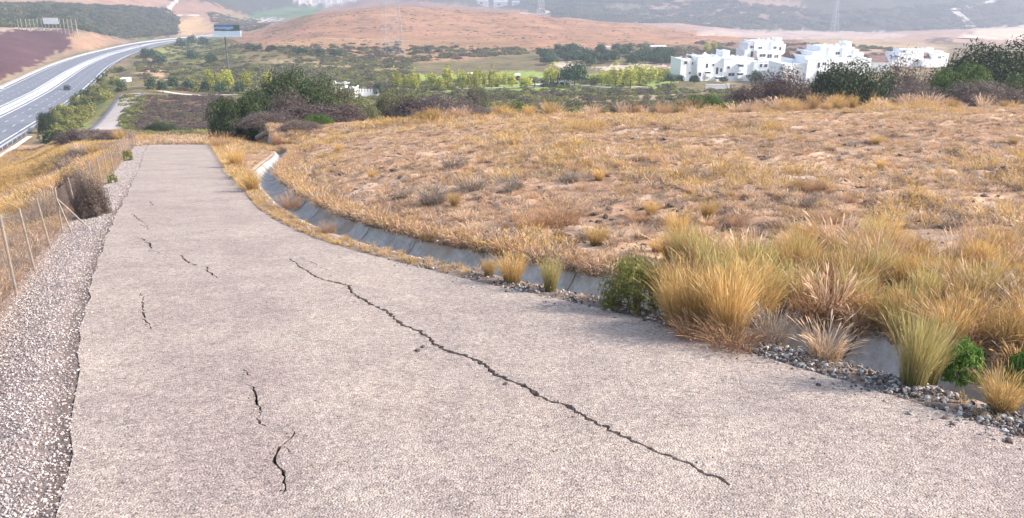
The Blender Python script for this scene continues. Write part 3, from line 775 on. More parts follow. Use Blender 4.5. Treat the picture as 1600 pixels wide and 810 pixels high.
# ------------------------------------------------------------------ plant prototypes
def blades(n, h, r, spread, seed, w=0.005, seedheads=0.3, hvar=0.5, lean=(0, 0), droop=0.25, clump=None):
    g = np.random.default_rng(seed)
    ph = g.random(n) * 2 * math.pi; rr = np.sqrt(g.random(n)) * r
    bx, by = np.cos(ph) * rr, np.sin(ph) * rr
    if clump is not None:
        cidx = g.integers(0, clump, n); cx = g.normal(0, r, clump); cy = g.normal(0, r, clump)
        bx = bx * .35 + cx[cidx]; by = by * .35 + cy[cidx]
    dph = ph + g.normal(0, 0.7, n); hh = h * (1 - hvar * g.random(n)); amt = spread * hh * (0.25 + 0.75 * g.random(n)) * (0.4 + 0.6 * rr / max(r, 1e-6))
    brk = np.where(g.random(n) < .16, g.random(n) * .5, 0.0); wa = g.random(n) * math.pi; ww = w * (0.6 + 0.8 * g.random(n)); sh = g.random(n) < seedheads
    kx, ky = g.normal(0, .075, n), g.normal(0, .075, n)
    ss = np.array([0, 0.4, 0.75, 0.9, 1.0]); nV = 9
    V = np.zeros((n, nV, 3)); U = np.zeros((n, nV, 2))
    for k, s_ in enumerate(ss):
        q = s_ ** 1.7
        cx = bx + np.cos(dph) * amt * q + lean[0] * hh * q + kx * hh * s_ * (1 if k > 1 else .4); cy = by + np.sin(dph) * amt * q + lean[1] * hh * q + ky * hh * s_ * (1 if k > 1 else .4)
        cz = hh * (s_ - (droop * np.clip(amt / hh, 0, 1) + brk) * s_ ** 3) - 0.02
        if k == 4: V[:, 8] = np.stack([cx, cy, cz], 1); U[:, 8] = (0.5, 1); break
        f = np.where(sh, [0.7, 0.45, 0.6, 2.0][k], [1.0, 0.8, 0.55, 0.35][k]) * ww
        dx, dy = np.cos(wa) * f, np.sin(wa) * f
        V[:, 2 * k] = np.stack([cx - dx, cy - dy, cz], 1); V[:, 2 * k + 1] = np.stack([cx + dx, cy + dy, cz], 1)
        U[:, 2 * k] = (0, s_); U[:, 2 * k + 1] = (1, s_)
    b = np.arange(n)[:, None] * nV
    Q = np.concatenate([b + np.array([[0, 1, 3, 2]]), b + np.array([[2, 3, 5, 4]]), b + np.array([[4, 5, 7, 6]])]); T = b + np.array([[6, 7, 8]])
    return V.reshape(-1, 3), [Q, T], U.reshape(-1, 2)
def tuft_mesh(name, mat, stalks=0, **kw):
    V, Fq, U = blades(**kw)
    if stalks:      # a few long flowering stalks over the leaves
        k2 = dict(kw); k2.update(n=stalks, h=kw['h'] * 1.38, hvar=.35, seed=kw['seed'] + 500, w=kw['w'] * .85, seedheads=.9, spread=kw['spread'] * 1.15, droop=.45)
        V2, F2, U2 = blades(**k2); V = np.concatenate([V, V2]); U = np.concatenate([U, U2]); m_ = len(V) - len(V2); Fq = [np.concatenate([a, b + m_]) for a, b in zip(Fq, F2)]
    return mesh_np(name, V, Fq, mat, U)
def cloud(n, rad, leaf, seed, lobes=14, inner=0.35, flat=0.35, base=0.0, lobe=0.42, long=1.6):
    """leaf-sized faces spread through an uneven, lobed crown standing on z = base"""
    g = np.random.default_rng(seed); rx, ry, rz = rad
    k_ = np.arange(lobes); cz = (k_ + .5) / lobes * (0.96 if flat > .2 else 1.9) - (0.0 if flat > .2 else .95); az_ = k_ * 2.39996 + g.random(lobes)
    q_ = np.sqrt(np.maximum(0, 1 - cz ** 2)); lc = np.stack([q_ * np.cos(az_), q_ * np.sin(az_), cz], 1) * (0.68 + .06 * g.normal(0, 1, lobes))[:, None]
    if flat <= .2: lc[:, 2] = lc[:, 2] * .5 + .5
    lr = lobe * (0.55 + 0.75 * g.random(lobes))
    k = g.integers(0, lobes, n); d = g.normal(0, 1, (n, 3)); d /= np.linalg.norm(d, axis=1)[:, None]
    rr = 1 - inner * g.random(n) ** 1.5 + 0.07 * g.normal(0, 1, n)
    P = lc[k] + d * (lr[k] * rr)[:, None]
    P[:, 2] = np.where(P[:, 2] < 0, -P[:, 2] * 0.3, P[:, 2])
    P = P * np.array([rx, ry, rz]); P[:, 2] += base
    nd = d + g.normal(0, 0.7, (n, 3)); nd /= np.linalg.norm(nd, axis=1)[:, None]
    a = np.cross(nd, g.normal(0, 1, (n, 3))); a /= np.linalg.norm(a, axis=1)[:, None] + 1e-9; b = np.cross(nd, a)
    s_ = (leaf * (0.55 + 0.9 * g.random(n)))[:, None]
    V = np.stack([P - a * s_ * long, P - b * s_ * 0.5, P + a * s_ * long, P + b * s_ * 0.5], 1).reshape(-1, 3)
    i = np.arange(n) * 4
    return V, np.stack([i, i + 1, i + 2, i + 3], 1)
def cloud_mesh(name, mat, **kw):
    V, Fq = cloud(**kw); return mesh_np(name, V, [Fq], mat)
def stems_mesh(name, mat, h, spread, n, seed, r=0.04, up=0.9):
    r_ = random.Random(seed); mb = MB()
    for k in range(n):
        a = r_.uniform(0, 6.28); p = Vector((r_.uniform(-.1, .1) * spread, r_.uniform(-.1, .1) * spread, -0.15)); d = Vector((math.cos(a) * spread, math.sin(a) * spread, h * up * r_.uniform(.6, 1)))
        pts = [p]
        for q in (0.35, 0.7, 1.0): pts.append(p + d * q + Vector((r_.uniform(-1, 1), r_.uniform(-1, 1), r_.uniform(-.5, .5))) * 0.07 * h)
        mb.path(pts, r, r * 0.3, 5)
        for q in (1, 2):
            e_ = pts[q] + Vector((r_.uniform(-1, 1), r_.uniform(-1, 1), r_.uniform(.1, 1))) * 0.3 * h
            mb.path([pts[q], e_], r * 0.5, r * 0.15, 4)
    return mb.mesh(name, mat)
def rock_mesh(name, mat, seed, flat=0.7, sub=1):
    import bmesh
    bm = bmesh.new(); bmesh.ops.create_icosphere(bm, subdivisions=sub, radius=1); r_ = random.Random(seed)
    for v in bm.verts: v.co *= r_.uniform(0.62, 1.1); v.co.z *= flat; v.co.x *= 1.15
    me = bpy.data.meshes.new(name); bm.to_mesh(me); bm.free(); me.materials.append(mat); return me

# unit-size crowns (radius 1, height about 1), scaled where they are used
CR = {
 'dark': [cloud_mesh('foliage', M['leaf_dark'], n=52000, rad=(1, 1, 1), leaf=0.014, seed=s_, lobes=34, lobe=.30) for s_ in (1, 2, 3)],
 'mid': [cloud_mesh('foliage', M['leaf_mid'], n=38000, rad=(1, 1, 1), leaf=0.014, seed=s_, lobes=30, lobe=.30) for s_ in (4, 5)],
 'olive': [cloud_mesh('foliage', M['leaf_olive'], n=38000, rad=(1, 1, 1), leaf=0.014, seed=s_, lobes=28, lobe=.30) for s_ in (6, 7)],
 'purple': [cloud_mesh('foliage', M['leaf_purple'], n=20000, rad=(1, 1, 1), leaf=0.014, seed=s_, lobes=26, inner=.7, lobe=.33, long=2.6) for s_ in (8, 9)],
 'twig': [cloud_mesh('foliage', M['twig'], n=18000, rad=(1, 1, 1), leaf=0.012, seed=s_, lobes=26, inner=.9, lobe=.36, long=3.2) for s_ in (10, 11)],
 'far': [cloud_mesh('foliage', M['leaf_olive'], n=420, rad=(1, 1, 1), leaf=0.10, seed=s_, lobes=8, lobe=.45) for s_ in (20, 21, 22)],
 'fard': [cloud_mesh('foliage', M['leaf_dark'], n=420, rad=(1, 1, 1), leaf=0.10, seed=s_, lobes=8, lobe=.45) for s_ in (23, 24)],
 'farp': [cloud_mesh('foliage', M['leaf_purple'], n=420, rad=(1, 1, 1), leaf=0.09, seed=s_, lobes=8, lobe=.45, long=2.2) for s_ in (25, 26)],
 'farg': [cloud_mesh('foliage', M['leaf_bright'], n=420, rad=(1, 1, 1), leaf=0.09, seed=s_, lobes=8, lobe=.45) for s_ in (27, 28)],
 'pine': [cloud_mesh('crown', M['leaf_pine'], n=800, rad=(1, 1, .8), leaf=0.08, seed=s_, lobes=10, base=.35, lobe=.45) for s_ in (30, 31, 32)],
 'poplar': [cloud_mesh('crown', M['leaf_yellow'], n=420, rad=(.26, .26, .95), leaf=0.045, seed=s_, lobes=14, base=.08, lobe=.34, flat=.1) for s_ in (33, 34, 35)],
 'green': [cloud_mesh('foliage', M['leaf_green'], n=2600, rad=(1, 1, 1), leaf=0.06, seed=40, lobes=12, lobe=.45)],
}
def normalise(me, zmin=0.0):
    n = len(me.vertices); c = np.zeros(n * 3, np.float32); me.vertices.foreach_get('co', c); c = c.reshape(-1, 3)
    zt = np.quantile(c[:, 2], .985); rx_ = np.quantile(np.abs(c[:, 0]), .985); ry_ = np.quantile(np.abs(c[:, 1]), .985)
    c *= np.array([1 / rx_, 1 / ry_, 1 / zt], np.float32); me.vertices.foreach_set('co', c.ravel()); me.update()
for k_ in CR:
    for m_ in CR[k_]:
        if k_ != 'poplar': normalise(m_)
ST_M = {k: stems_mesh('stem', M['bark'], 0.75, 0.5, 7, k, 0.022) for k in (1, 2)}
TRUNK = MB().path([(0, 0, -.1), (0.015, 0, .25), (0, .01, .55)], 0.05, 0.025, 6).mesh('trunk', M['bark'])
def shrub(kind, loc, rx, hz, label, group=None, ry=None, rz=None, stems=True, name='shrub', cat='shrub'):
    r_ = random
    t = empty(name, loc, label, cat, group, rz if rz is not None else r_.uniform(0, 6.28))
    me = r_.choice(CR[kind])
    top = 1.0
    link('foliage', me, t, sc=(rx, ry or rx * r_.uniform(.8, 1.1), hz / top))
    if stems: link('stem', ST_M[r_.choice((1, 2))], t, sc=(rx, rx, hz))
    return t
def shrub_px(kind, u, vtop, wpx, D, label, group=None, **kw):
    x, y, z = at(u, D, vtop + 20); s_ = ts(u, vtop)[1]; hz = EZ + s_ * D - z
    rx = wpx / 2 / F_PX * D * 1.03
    return shrub(kind, (x, y, z), rx, max(hz, 0.3), label, group, rz=random.uniform(-.5, .5), **kw)

# bushes standing past the brow of the field, right to left
for a in [
 ('dark', 1580, 82, 250, 84, 'very large dark evergreen bush rising highest at the right end of the brow'),
 ('dark', 1330, 108, 150, 70, 'broad dark green bush, dome shaped, in front of the stepped white apartments'),
 ('mid', 1500, 108, 120, 69, 'bright topped green bush below the largest dark bush at the right'),
 ('mid', 1600, 118, 90, 70, 'green bush at the right edge of the view above the dry field'),
 ('purple', 1225, 118, 104, 66, 'brown purple leafless bush left of the dome shaped green bush'),
 ('purple', 1165, 138, 80, 65, 'low purple brown bush below the white wall of the apartments'),
 ('twig', 1412, 104, 90, 74, 'bare brown bush between the two big green bushes on the brow'),
 ('twig', 1432, 134, 92, 62, 'grey bare bush low in front of the brown one, right of the green dome'),
 ('twig', 1545, 132, 120, 61, 'wide pale grey bare bush in front of the largest dark bush'),
 ('mid', 1105, 152, 90, 62, 'low green bush at the field brow left of the purple bushes'),
 ('olive', 1050, 162, 80, 62, 'olive bush at the field brow below the white garden wall'),
 ('purple', 985, 163, 80, 66, 'low purple grey bush behind the field brow, under the round tree'),
 ('mid', 880, 170, 90, 60, 'low bright green bush along the middle of the field brow'),
 ('mid', 935, 174, 70, 60, 'small yellowish green bush next to the low bright green one on the brow'),
 ('mid', 800, 163, 80, 70, 'green bush with pale flowers behind the field brow, left of the middle'),
 ('purple', 700, 160, 150, 74, 'long dark purple thicket behind the brow left of the middle'),
 ('purple', 655, 158, 110, 76, 'dark purple thicket at the left end of the field brow'),
 ('olive', 620, 150, 80, 80, 'grey olive bush right of the big dark tree clump'),
 ('twig', 745, 170, 80, 62, 'pale grey dry mound of a bush on the brow, left of the middle'),
 ('olive', 745, 138, 36, 150, 'rounded grey green bush standing alone above the brow'),
 ('dark', 462, 122, 140, 76, 'tallest dark evergreen bush beside the bend of the drain'),
 ('dark', 402, 150, 104, 72, 'dark evergreen bush on the left flank of the tallest one'),
 ('dark', 368, 158, 84, 68, 'lower dark bush nearest the crest of the road'),
 ('olive', 520, 136, 90, 78, 'grey green bush on the right flank of the tallest dark bush'),
 ('olive', 560, 162, 70, 72, 'small olive bush at the right foot of the dark clump'),
 ('twig', 452, 148, 70, 66, 'bare brown bush in front of the tallest dark bush'),
 ('purple', 500, 166, 150, 62, 'wide reddish brown scrub mound at the foot of the dark bushes'),
 ('twig', 425, 178, 90, 60, 'dark leafless scrub behind the head of the drain'),
 ('mid', 497, 180, 50, 57, 'small fresh green bush before the reddish scrub mound'),
 ('twig', 470, 190, 62, 54, 'grey bushy weed at the upper end of the drain'),
 ('purple', 130, 204, 80, 96, 'brown purple bush at the top of the dry bank beside the motorway'),
 ('twig', 178, 206, 60, 92, 'pale brown twiggy bush where the fence ends'),
 ('dark', 250, 194, 50, 118, 'low dark grey bush below the crest of the road'),
]:
    shrub_px(*a)
# shrubs on the motorway embankment
for k in range(84):
    q = k / 83; u = 78 + 112 * q + random.uniform(-16, 16); v = 214 - 96 * q + random.uniform(-16, 16)
    if u < 84: u = 84 + random.uniform(0, 8)
    x, y, z = hit(u, v, 80); w = random.uniform(1.0, 2.1)
    shrub('farg' if k % 3 else 'fard', (x, y, z), w, w * random.uniform(.7, 1.2), ('bright green' if k % 3 else 'dark green') + ' shrub ' + ('near the lower end' if q < .33 else 'in the middle' if q < .66 else 'near the upper end') + ' of the planted strip between motorway and side road', 'shrubs planted along the motorway embankment', stems=False)
x, y, z = hit(76, 206, 80)
shrub('dark', (x, y, z), 1.6, 3.4, 'dark green bush at the lower end of the planted embankment')

# fallen trunk by the drain head
a = at(399, 57, 190); b = at(431, 56, 182)
root = empty('fallen_trunk', (a[0], a[1], a[2]), 'pale brown fallen trunk lying in the scrub above the drain', 'log')
d = Vector(b) - Vector(a); d.z = max(-.3, min(d.z, .9))
MB().path([(0, 0, .45), tuple(d * .5 + Vector((0, 0, .5))), tuple(d + Vector((0, 0, .35)))], 0.20, 0.13, 9).build('trunk', M['deadwood'], root, True)

# ------------------------------------------------------------------ grasses one can tell apart
GT_ = {
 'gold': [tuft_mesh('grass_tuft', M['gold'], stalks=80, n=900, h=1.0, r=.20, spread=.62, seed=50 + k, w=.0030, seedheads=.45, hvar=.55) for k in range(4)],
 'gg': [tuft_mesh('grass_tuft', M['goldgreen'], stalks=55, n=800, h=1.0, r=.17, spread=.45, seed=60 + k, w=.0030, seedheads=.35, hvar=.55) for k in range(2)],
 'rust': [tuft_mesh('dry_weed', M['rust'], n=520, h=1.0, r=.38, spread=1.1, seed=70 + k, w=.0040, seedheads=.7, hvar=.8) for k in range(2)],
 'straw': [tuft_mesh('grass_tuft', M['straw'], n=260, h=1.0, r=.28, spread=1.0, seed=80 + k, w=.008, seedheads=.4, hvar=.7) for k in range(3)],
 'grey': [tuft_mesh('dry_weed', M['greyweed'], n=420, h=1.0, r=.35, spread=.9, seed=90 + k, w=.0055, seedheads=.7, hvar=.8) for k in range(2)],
}
def tuft(kind, u, v, hpx, label, group=None, wide=1.0, name=None, D=None):
    x, y, z = hit(u, v) if D is None else at(u, D, v)
    hh = hpx / F_PX * y * 1.03 * (.86 if kind in ('gold', 'gg') and hpx > 60 else 1.0)
    wide = wide * random.uniform(.95, 1.2); me = random.choice(GT_[kind]); o = link(name or ('dry_weed' if kind in ('rust', 'grey') else 'grass_tuft'), me, loc=(x, y, z), rz=random.uniform(0, 6.28), sc=(hh * wide, hh * wide, hh))
    return tag(o, label, 'grass' if kind in ('gold', 'gg', 'straw') else 'weed', group)
for a in [
 ('gold', 1090, 518, 145, 'tall golden grass tuft at the left end of the dense stand by the road', None, .8),
 ('gold', 1135, 528, 165, 'tallest golden grass tuft in the dense stand by the road', None, 0.75),
 ('gold', 1070, 488, 120, 'golden tuft leaning behind the left end of the stand'),
 ('gold', 1180, 505, 130, 'dense golden tuft just right of the tallest one'),
 ('rust', 1145, 545, 68, 'curly orange weed at the foot of the tallest golden tuft', None, 1.2),
 ('rust', 1085, 528, 60, 'orange brown weed spilling to the road at the left foot of the stand', None, 1.2),
 ('grey', 1205, 535, 75, 'purplish grey weed at the right foot of the golden stand'),
 ('straw', 1290, 560, 75, 'low reddish straw tuft on the gravel left of the open drain piece', None, 1.2),
 ('gg', 1425, 606, 175, 'lone upright yellow green tuft with long seed stalks on the gravel edge', None, .8),
 ('gg', 1448, 596, 130, 'shorter yellow green tuft at the right side of the lone upright one', None, .8),
 ('gold', 1562, 645, 95, 'small leaning golden tuft near the right edge of the view', None, 1.1),
 ('gold', 800, 442, 66, 'orange golden tuft at the drain, left of a paler one', None, 1.0),
 ('gg', 860, 455, 72, 'pale yellow tuft growing in the drain, green at its foot', None, .8),
 ('gold', 764, 432, 34, 'small yellow tuft at the drain left of the two larger ones'),
 ('gold', 1057, 372, 48, 'fan shaped golden tuft alone in the middle of the field'),
 ('gold', 1105, 342, 34, 'small golden tuft behind the fan shaped one'),
 ('rust', 345, 232, 30, 'orange weed on the right edge of the road at its crest'),
 ('gold', 370, 262, 34, 'golden tuft at the right road edge casting a shadow on it'),
 ('gold', 395, 300, 36, 'golden tuft between road and drain, before the bend'),
 ('rust', 455, 325, 32, 'reddish tuft growing in the drain at its bend'),
 ('rust', 512, 364, 22, 'small orange tuft lying in the bottom of the drain'),
 ('rust', 433, 228, 26, 'dark rust coloured weed filling the upper end of the drain', None, .6),
 ('grey', 708, 264, 28, 'grey round weed alone in the upper field', None, 1.3),
 ('grey', 676, 318, 38, 'wide grey brown weed in the left half of the field', None, 1.4),
 ('grey', 735, 300, 30, 'faint grey weed right of the wide grey brown one', None, 1.4),
 ('rust', 875, 350, 50, 'large rusty weed patch in the middle of the near field', None, 1.4),
 ('rust', 830, 358, 42, 'rusty weed left of the large rusty patch', None, 1.3),
 ('grey', 1580, 520, 90, 'dark grey weed clump hanging over the drain at the right edge', None, 1.2),
 ('gold', 1330, 470, 110, 'golden tuft with dark foot above the open drain piece'),
]:
    tuft(*a)
for k in range(170):
    u = random.uniform(1040, 1660); v0 = 395 + (u - 1040) * 0.10
    v = random.uniform(v0 - 38 * sstep(1100, 1350, u) + 12 * (u < 1250), v0 + 120)
    kd = random.choice(['gold', 'gold', 'gold', 'gold', 'gg', 'straw', 'rust'])
    if abs(sdist(np.array([hit(u, v)[0]]), np.array([hit(u, v)[1]]), drainC)[0]) < 0.42: continue
    hp = random.uniform(70, 120) * (0.55 + 0.45 * (v - 300) / 230); side = 'behind the tallest golden tufts' if u < 1230 else 'above the open drain piece' if u < 1400 else 'behind the lone upright tuft' if u < 1500 else 'by the right edge of the view'
    lbl = {'gold': 'golden', 'gg': 'yellow green', 'rust': 'rusty orange', 'straw': 'pale straw'}[kd] + (' tall' if hp > 88 else ' short') + ' grass tuft in the dense stand ' + side
    tuft(kd, u, v, hp, lbl, 'grass tufts of the dense stand on the near right', random.uniform(.7, 1.1))
for k in range(80):
    u = random.uniform(480, 1590); v = random.uniform(215, 400)
    x, y, z = hit(u, v)
    if sdist(np.array([x]), np.array([y]), drainC)[0] < 1.1: continue
    kd = random.choice(['gold', 'straw', 'rust', 'straw', 'grey'])
    o = tuft(kd, u, v, random.uniform(20, 36) * (0.35 + 0.65 * (v - 180) / 220), {'gold': 'small golden', 'straw': 'small pale straw', 'rust': 'small rusty', 'grey': 'small grey'}[kd] + ' tuft, ' + ('far' if v < 260 else 'middle' if v < 320 else 'near') + (' left part' if u < 850 else ' middle part' if u < 1200 else ' right part') + ' of open field', 'small tufts scattered over the field', random.uniform(1.0, 1.5))
# tall stalks along the brow
for k in range(80):
    u = random.uniform(600, 1640) if k > 25 else random.uniform(1150, 1450); D = random.uniform(50, 57)
    kd = random.choice(['gold', 'rust', 'straw'])
    tuft(kd, u, 180, random.uniform(14, 30), {'gold': 'golden', 'straw': 'pale straw', 'rust': 'rusty orange'}[kd] + ' grass tuft on the brow of the field ' + ('left of the olive bush' if u < 740 else 'before the valley lawns' if u < 1040 else 'before the purple bushes' if u < 1260 else 'before the dome shaped green bush' if u < 1400 else 'before the grey bushes'), 'grass tufts along the brow of the field', random.uniform(.6, 1.3), D=D)

# dry thistle with a round head beside the leaning tuft
x, y, z = hit(1512, 600)
th = empty('thistle', (x, y, z), 'dry thistle with one round pale head by the right drain edge', 'weed')
hs = 26 / F_PX * y * 1.1
MB().path([(0, 0, -.02), (.01, 0, hs * .5), (0, .01, hs)], .005, .003, 5).build('stem', M['deadwood'], th)
V, Fq, U = blades(120, .05, .012, 1.6, 5, w=.003, seedheads=0, hvar=.2, droop=.8); o = link('flower_head', mesh_np('flower_head', V, Fq, M['straw'], U), th, loc=(0, 0, hs))

# green plants by the drain
def leafy(u, v, hpx, wpx, kind, label, mat=None):
    x, y, z = hit(u, v); hh = hpx / F_PX * y * 1.08; rx = wpx / 2 / F_PX * y
    t = empty('shrub', (x, y, z), label, 'shrub')
    link('foliage', CR[kind][0], t, sc=(rx, rx, hh)); link('stem', ST_M[1], t, sc=(rx, rx, hh))
    return t
CR['yg'] = [cloud_mesh('foliage', M['leaf_bright'], n=5200, rad=(1, 1, 1), leaf=0.024, seed=44, lobes=26, inner=.8, lobe=.36, long=2.0)]; normalise(CR['yg'][0])
leafy(990, 482, 84, 112, 'yg', 'yellow green leafy bush growing over the drain in mid picture')
leafy(1500, 590, 60, 74, 'green', 'low dark green weed inside the drain right of the upright tuft')
leafy(1600, 600, 62, 60, 'green', 'bright green leafy plant at the right edge of the view')

# ------------------------------------------------------------------ dry grass, gravel and scrub that nobody could count
def rnd_rot(n, g, tilt=0.0): return np.stack([g.normal(0, tilt, n), g.normal(0, tilt, n), g.random(n) * 6.28], 1)
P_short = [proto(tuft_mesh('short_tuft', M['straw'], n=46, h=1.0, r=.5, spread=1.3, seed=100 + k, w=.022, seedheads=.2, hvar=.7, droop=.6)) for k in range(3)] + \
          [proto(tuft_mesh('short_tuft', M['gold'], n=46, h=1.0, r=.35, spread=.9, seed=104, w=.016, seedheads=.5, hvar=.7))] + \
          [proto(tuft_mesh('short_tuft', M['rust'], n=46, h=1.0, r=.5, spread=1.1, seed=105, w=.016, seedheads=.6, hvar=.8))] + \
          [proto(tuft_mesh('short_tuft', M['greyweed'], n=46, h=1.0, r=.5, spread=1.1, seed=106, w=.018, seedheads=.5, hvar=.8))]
def field_grass():
    g = np.random.default_rng(21)
    n = 150000
    y = 4 + 54 * g.random(n) ** 1.15; x = (g.random(n) * 2 - 1) * (0.72 * y + 3)
    dc = sdist(x, y, drainC[::3]); dl = -sdist(x, y, roadL[::2])
    dens = 0.70 + 1.9 * fbm(x * .5, y * .5, 3) + 1.6 * fbm(x * 2, y * 2, 2)
    right = (dc > 0.54) & (g.random(n) < np.clip(dens, .12, 1) * (0.55 + 0.45 * sstep(12, 30, y)))
    # beyond the head of the drain the grass closes up to the road
    dr = sdist(x, y, roadR[::2])
    right |= (dr > 0.05) & (dr < 14) & (y > 46) & (g.random(n) < .9)
    right |= (dr > 0.05) & (dc < -.78) & (y > 20) & (g.random(n) < .9) & (dr < 6)
    m = right; x, y = x[m], y[m]; n = len(x); z = H(x, y, carve=True)
    q = g.random(n); zone = fbm(x * .25 + 9, y * .25, 3)
    idx = np.where(q < .62, g.integers(0, 3, n), np.where(q < .62 + .10 + .9 * zone, 3, np.where(q < .88, 4, 5)))
    s_ = (0.07 + 0.11 * g.random(n) ** 2) * (1 + 0.9 * sstep(.0, .2, zone)) * (1 + .6 * sstep(44, 52, y))
    s_ = np.where(idx == 3, s_ * 1.35, s_)
    scatter('dry_field_grass', P_short, np.stack([x, y, z], 1), rnd_rot(n, g, .12), np.stack([s_ * 1.25, s_ * 1.25, s_], 1), idx, 'short dry straw grass covering the sloping field', 'grass')
    # tangle just past the crest of the road
    ly = 58 + 60 * g.random(9000); t = -.49 + .17 * g.random(9000); xx = t * ly; zz = H(xx, ly); uu, vv = proj(xx, ly, zz)
    mm = (uu > 190) & (uu < 350) & (vv > 208); xx, ly, zz = xx[mm], ly[mm], zz[mm]; kk = len(xx); sq = .3 + .6 * g.random(kk) ** 2
    scatter('crest_grass', P_short, np.stack([xx, ly, zz], 1), rnd_rot(kk, g, .12), np.stack([sq, sq, sq * .8], 1), g.choice([0, 1, 2, 3, 4, 5], kk), 'dry grass and weeds in the dip past the crest of the road', 'grass')
    # verge between road and drain, and tufts along the lips
    n = 7000; k = g.integers(0, len(roadR) - 1, n); off = np.abs(g.normal(0, .16, n)) + 0.02
    P = np.array([roadR[i] for i in k]) + g.normal(0, .25, (n, 2)); dr = sdist(P[:, 0], P[:, 1], roadR[::2]); dc = sdist(P[:, 0], P[:, 1], drainC[::3])
    m = (dr > 0.03) & (dc < -.42) & (P[:, 1] > 10.5) & (dr < 5) | (dr > 0.1) & (dc < -.5) & (g.random(n) < .10) & (P[:, 1] > 4.5)
    P = P[m]; n = len(P); z = H(P[:, 0], P[:, 1], carve=True)
    idx = g.choice([0, 1, 3, 3, 3], n); s_ = (.05 + .08 * g.random(n)) * (1 + 1.2 * sstep(18, 28, P[:, 1]))
    L2 = []
    for kk in range(10):
        i = g.integers(0, len(drainC)); L2.append(drainC[i])
    L2 = np.array(L2) + g.normal(0, .12, (len(L2), 2)); nn = offset(drainC, 1.0) - drainC
    # far lip
    i = g.integers(0, len(drainC), 5200); o_ = 0.45 + np.abs(g.normal(0, .13, 5200)); Q = drainC[i] + nn[i] * o_[:, None] + g.normal(0, .08, (5200, 2))
    zq = H(Q[:, 0], Q[:, 1]) + .03
    idq = g.choice([0, 1, 2, 3, 4, 4, 5], 5200); sq = .12 + .20 * g.random(5200)
    PP = np.concatenate([np.stack([P[:, 0], P[:, 1], z], 1), np.stack([Q[:, 0], Q[:, 1], zq], 1)])
    scatter('verge_grass', P_short, PP, rnd_rot(len(PP), g, .15), np.concatenate([s_, sq]), np.concatenate([idx, idq]), 'thin dry grass growing along the edges of the drain and the road', 'grass')
    # bank on the left, beyond the fence
    n = 90000
    y = 6 + 118 * g.random(n) ** 1.2; x = -(0.30 + .55 * g.random(n)) * y - 2
    dl = -sdist(x, y, roadL[::2]); m = (dl > 1.0) & ((y < 56) | (dl > 1))
    u, v = proj(x, y, H(x, y)); m &= (u > -140) & (u < 235); m &= ~((y > 60) & (np.abs(sdist(x, y, motC)) < 15.2))
    x, y = x[m], y[m]; n = len(x); z = H(x, y)
    yy = 74 + 58 * g.random(70000); xx = -(0.36 + .42 * g.random(70000)) * yy; uu, vv = proj(xx, yy, H(xx, yy)); mm = (uu > -60) & (uu < 200) & (np.abs(sdist(xx, yy, motC[::2])) > 14.8) & (vv > 205)
    x = np.concatenate([x, xx[mm]]); y = np.concatenate([y, yy[mm]]); n = len(x); z = H(x, y)
    zone = fbm(x * .12 + 3, y * .12, 3)
    idx = np.where(zone > .05, g.choice([0, 1, 3, 3, 3], n), np.where(zone > -.08, g.choice([0, 2, 3, 4, 5], n), g.choice([4, 5, 5, 2], n)))
    s_ = (.18 + .35 * g.random(n) ** 1.5) * (1 + .3 * sstep(20, 60, y)) * np.where(idx == 3, 1.2, 1) * (0.55 + .45 * sstep(1.0, 3, -sdist(x, y, roadL[::2])))
    scatter('bank_grass', P_short, np.stack([x, y, z], 1), rnd_rot(n, g, .12), np.stack([s_ * .8, s_ * .8, s_], 1), idx, 'tall dry grass and brown weeds on the bank beyond the fence', 'grass')
field_grass()

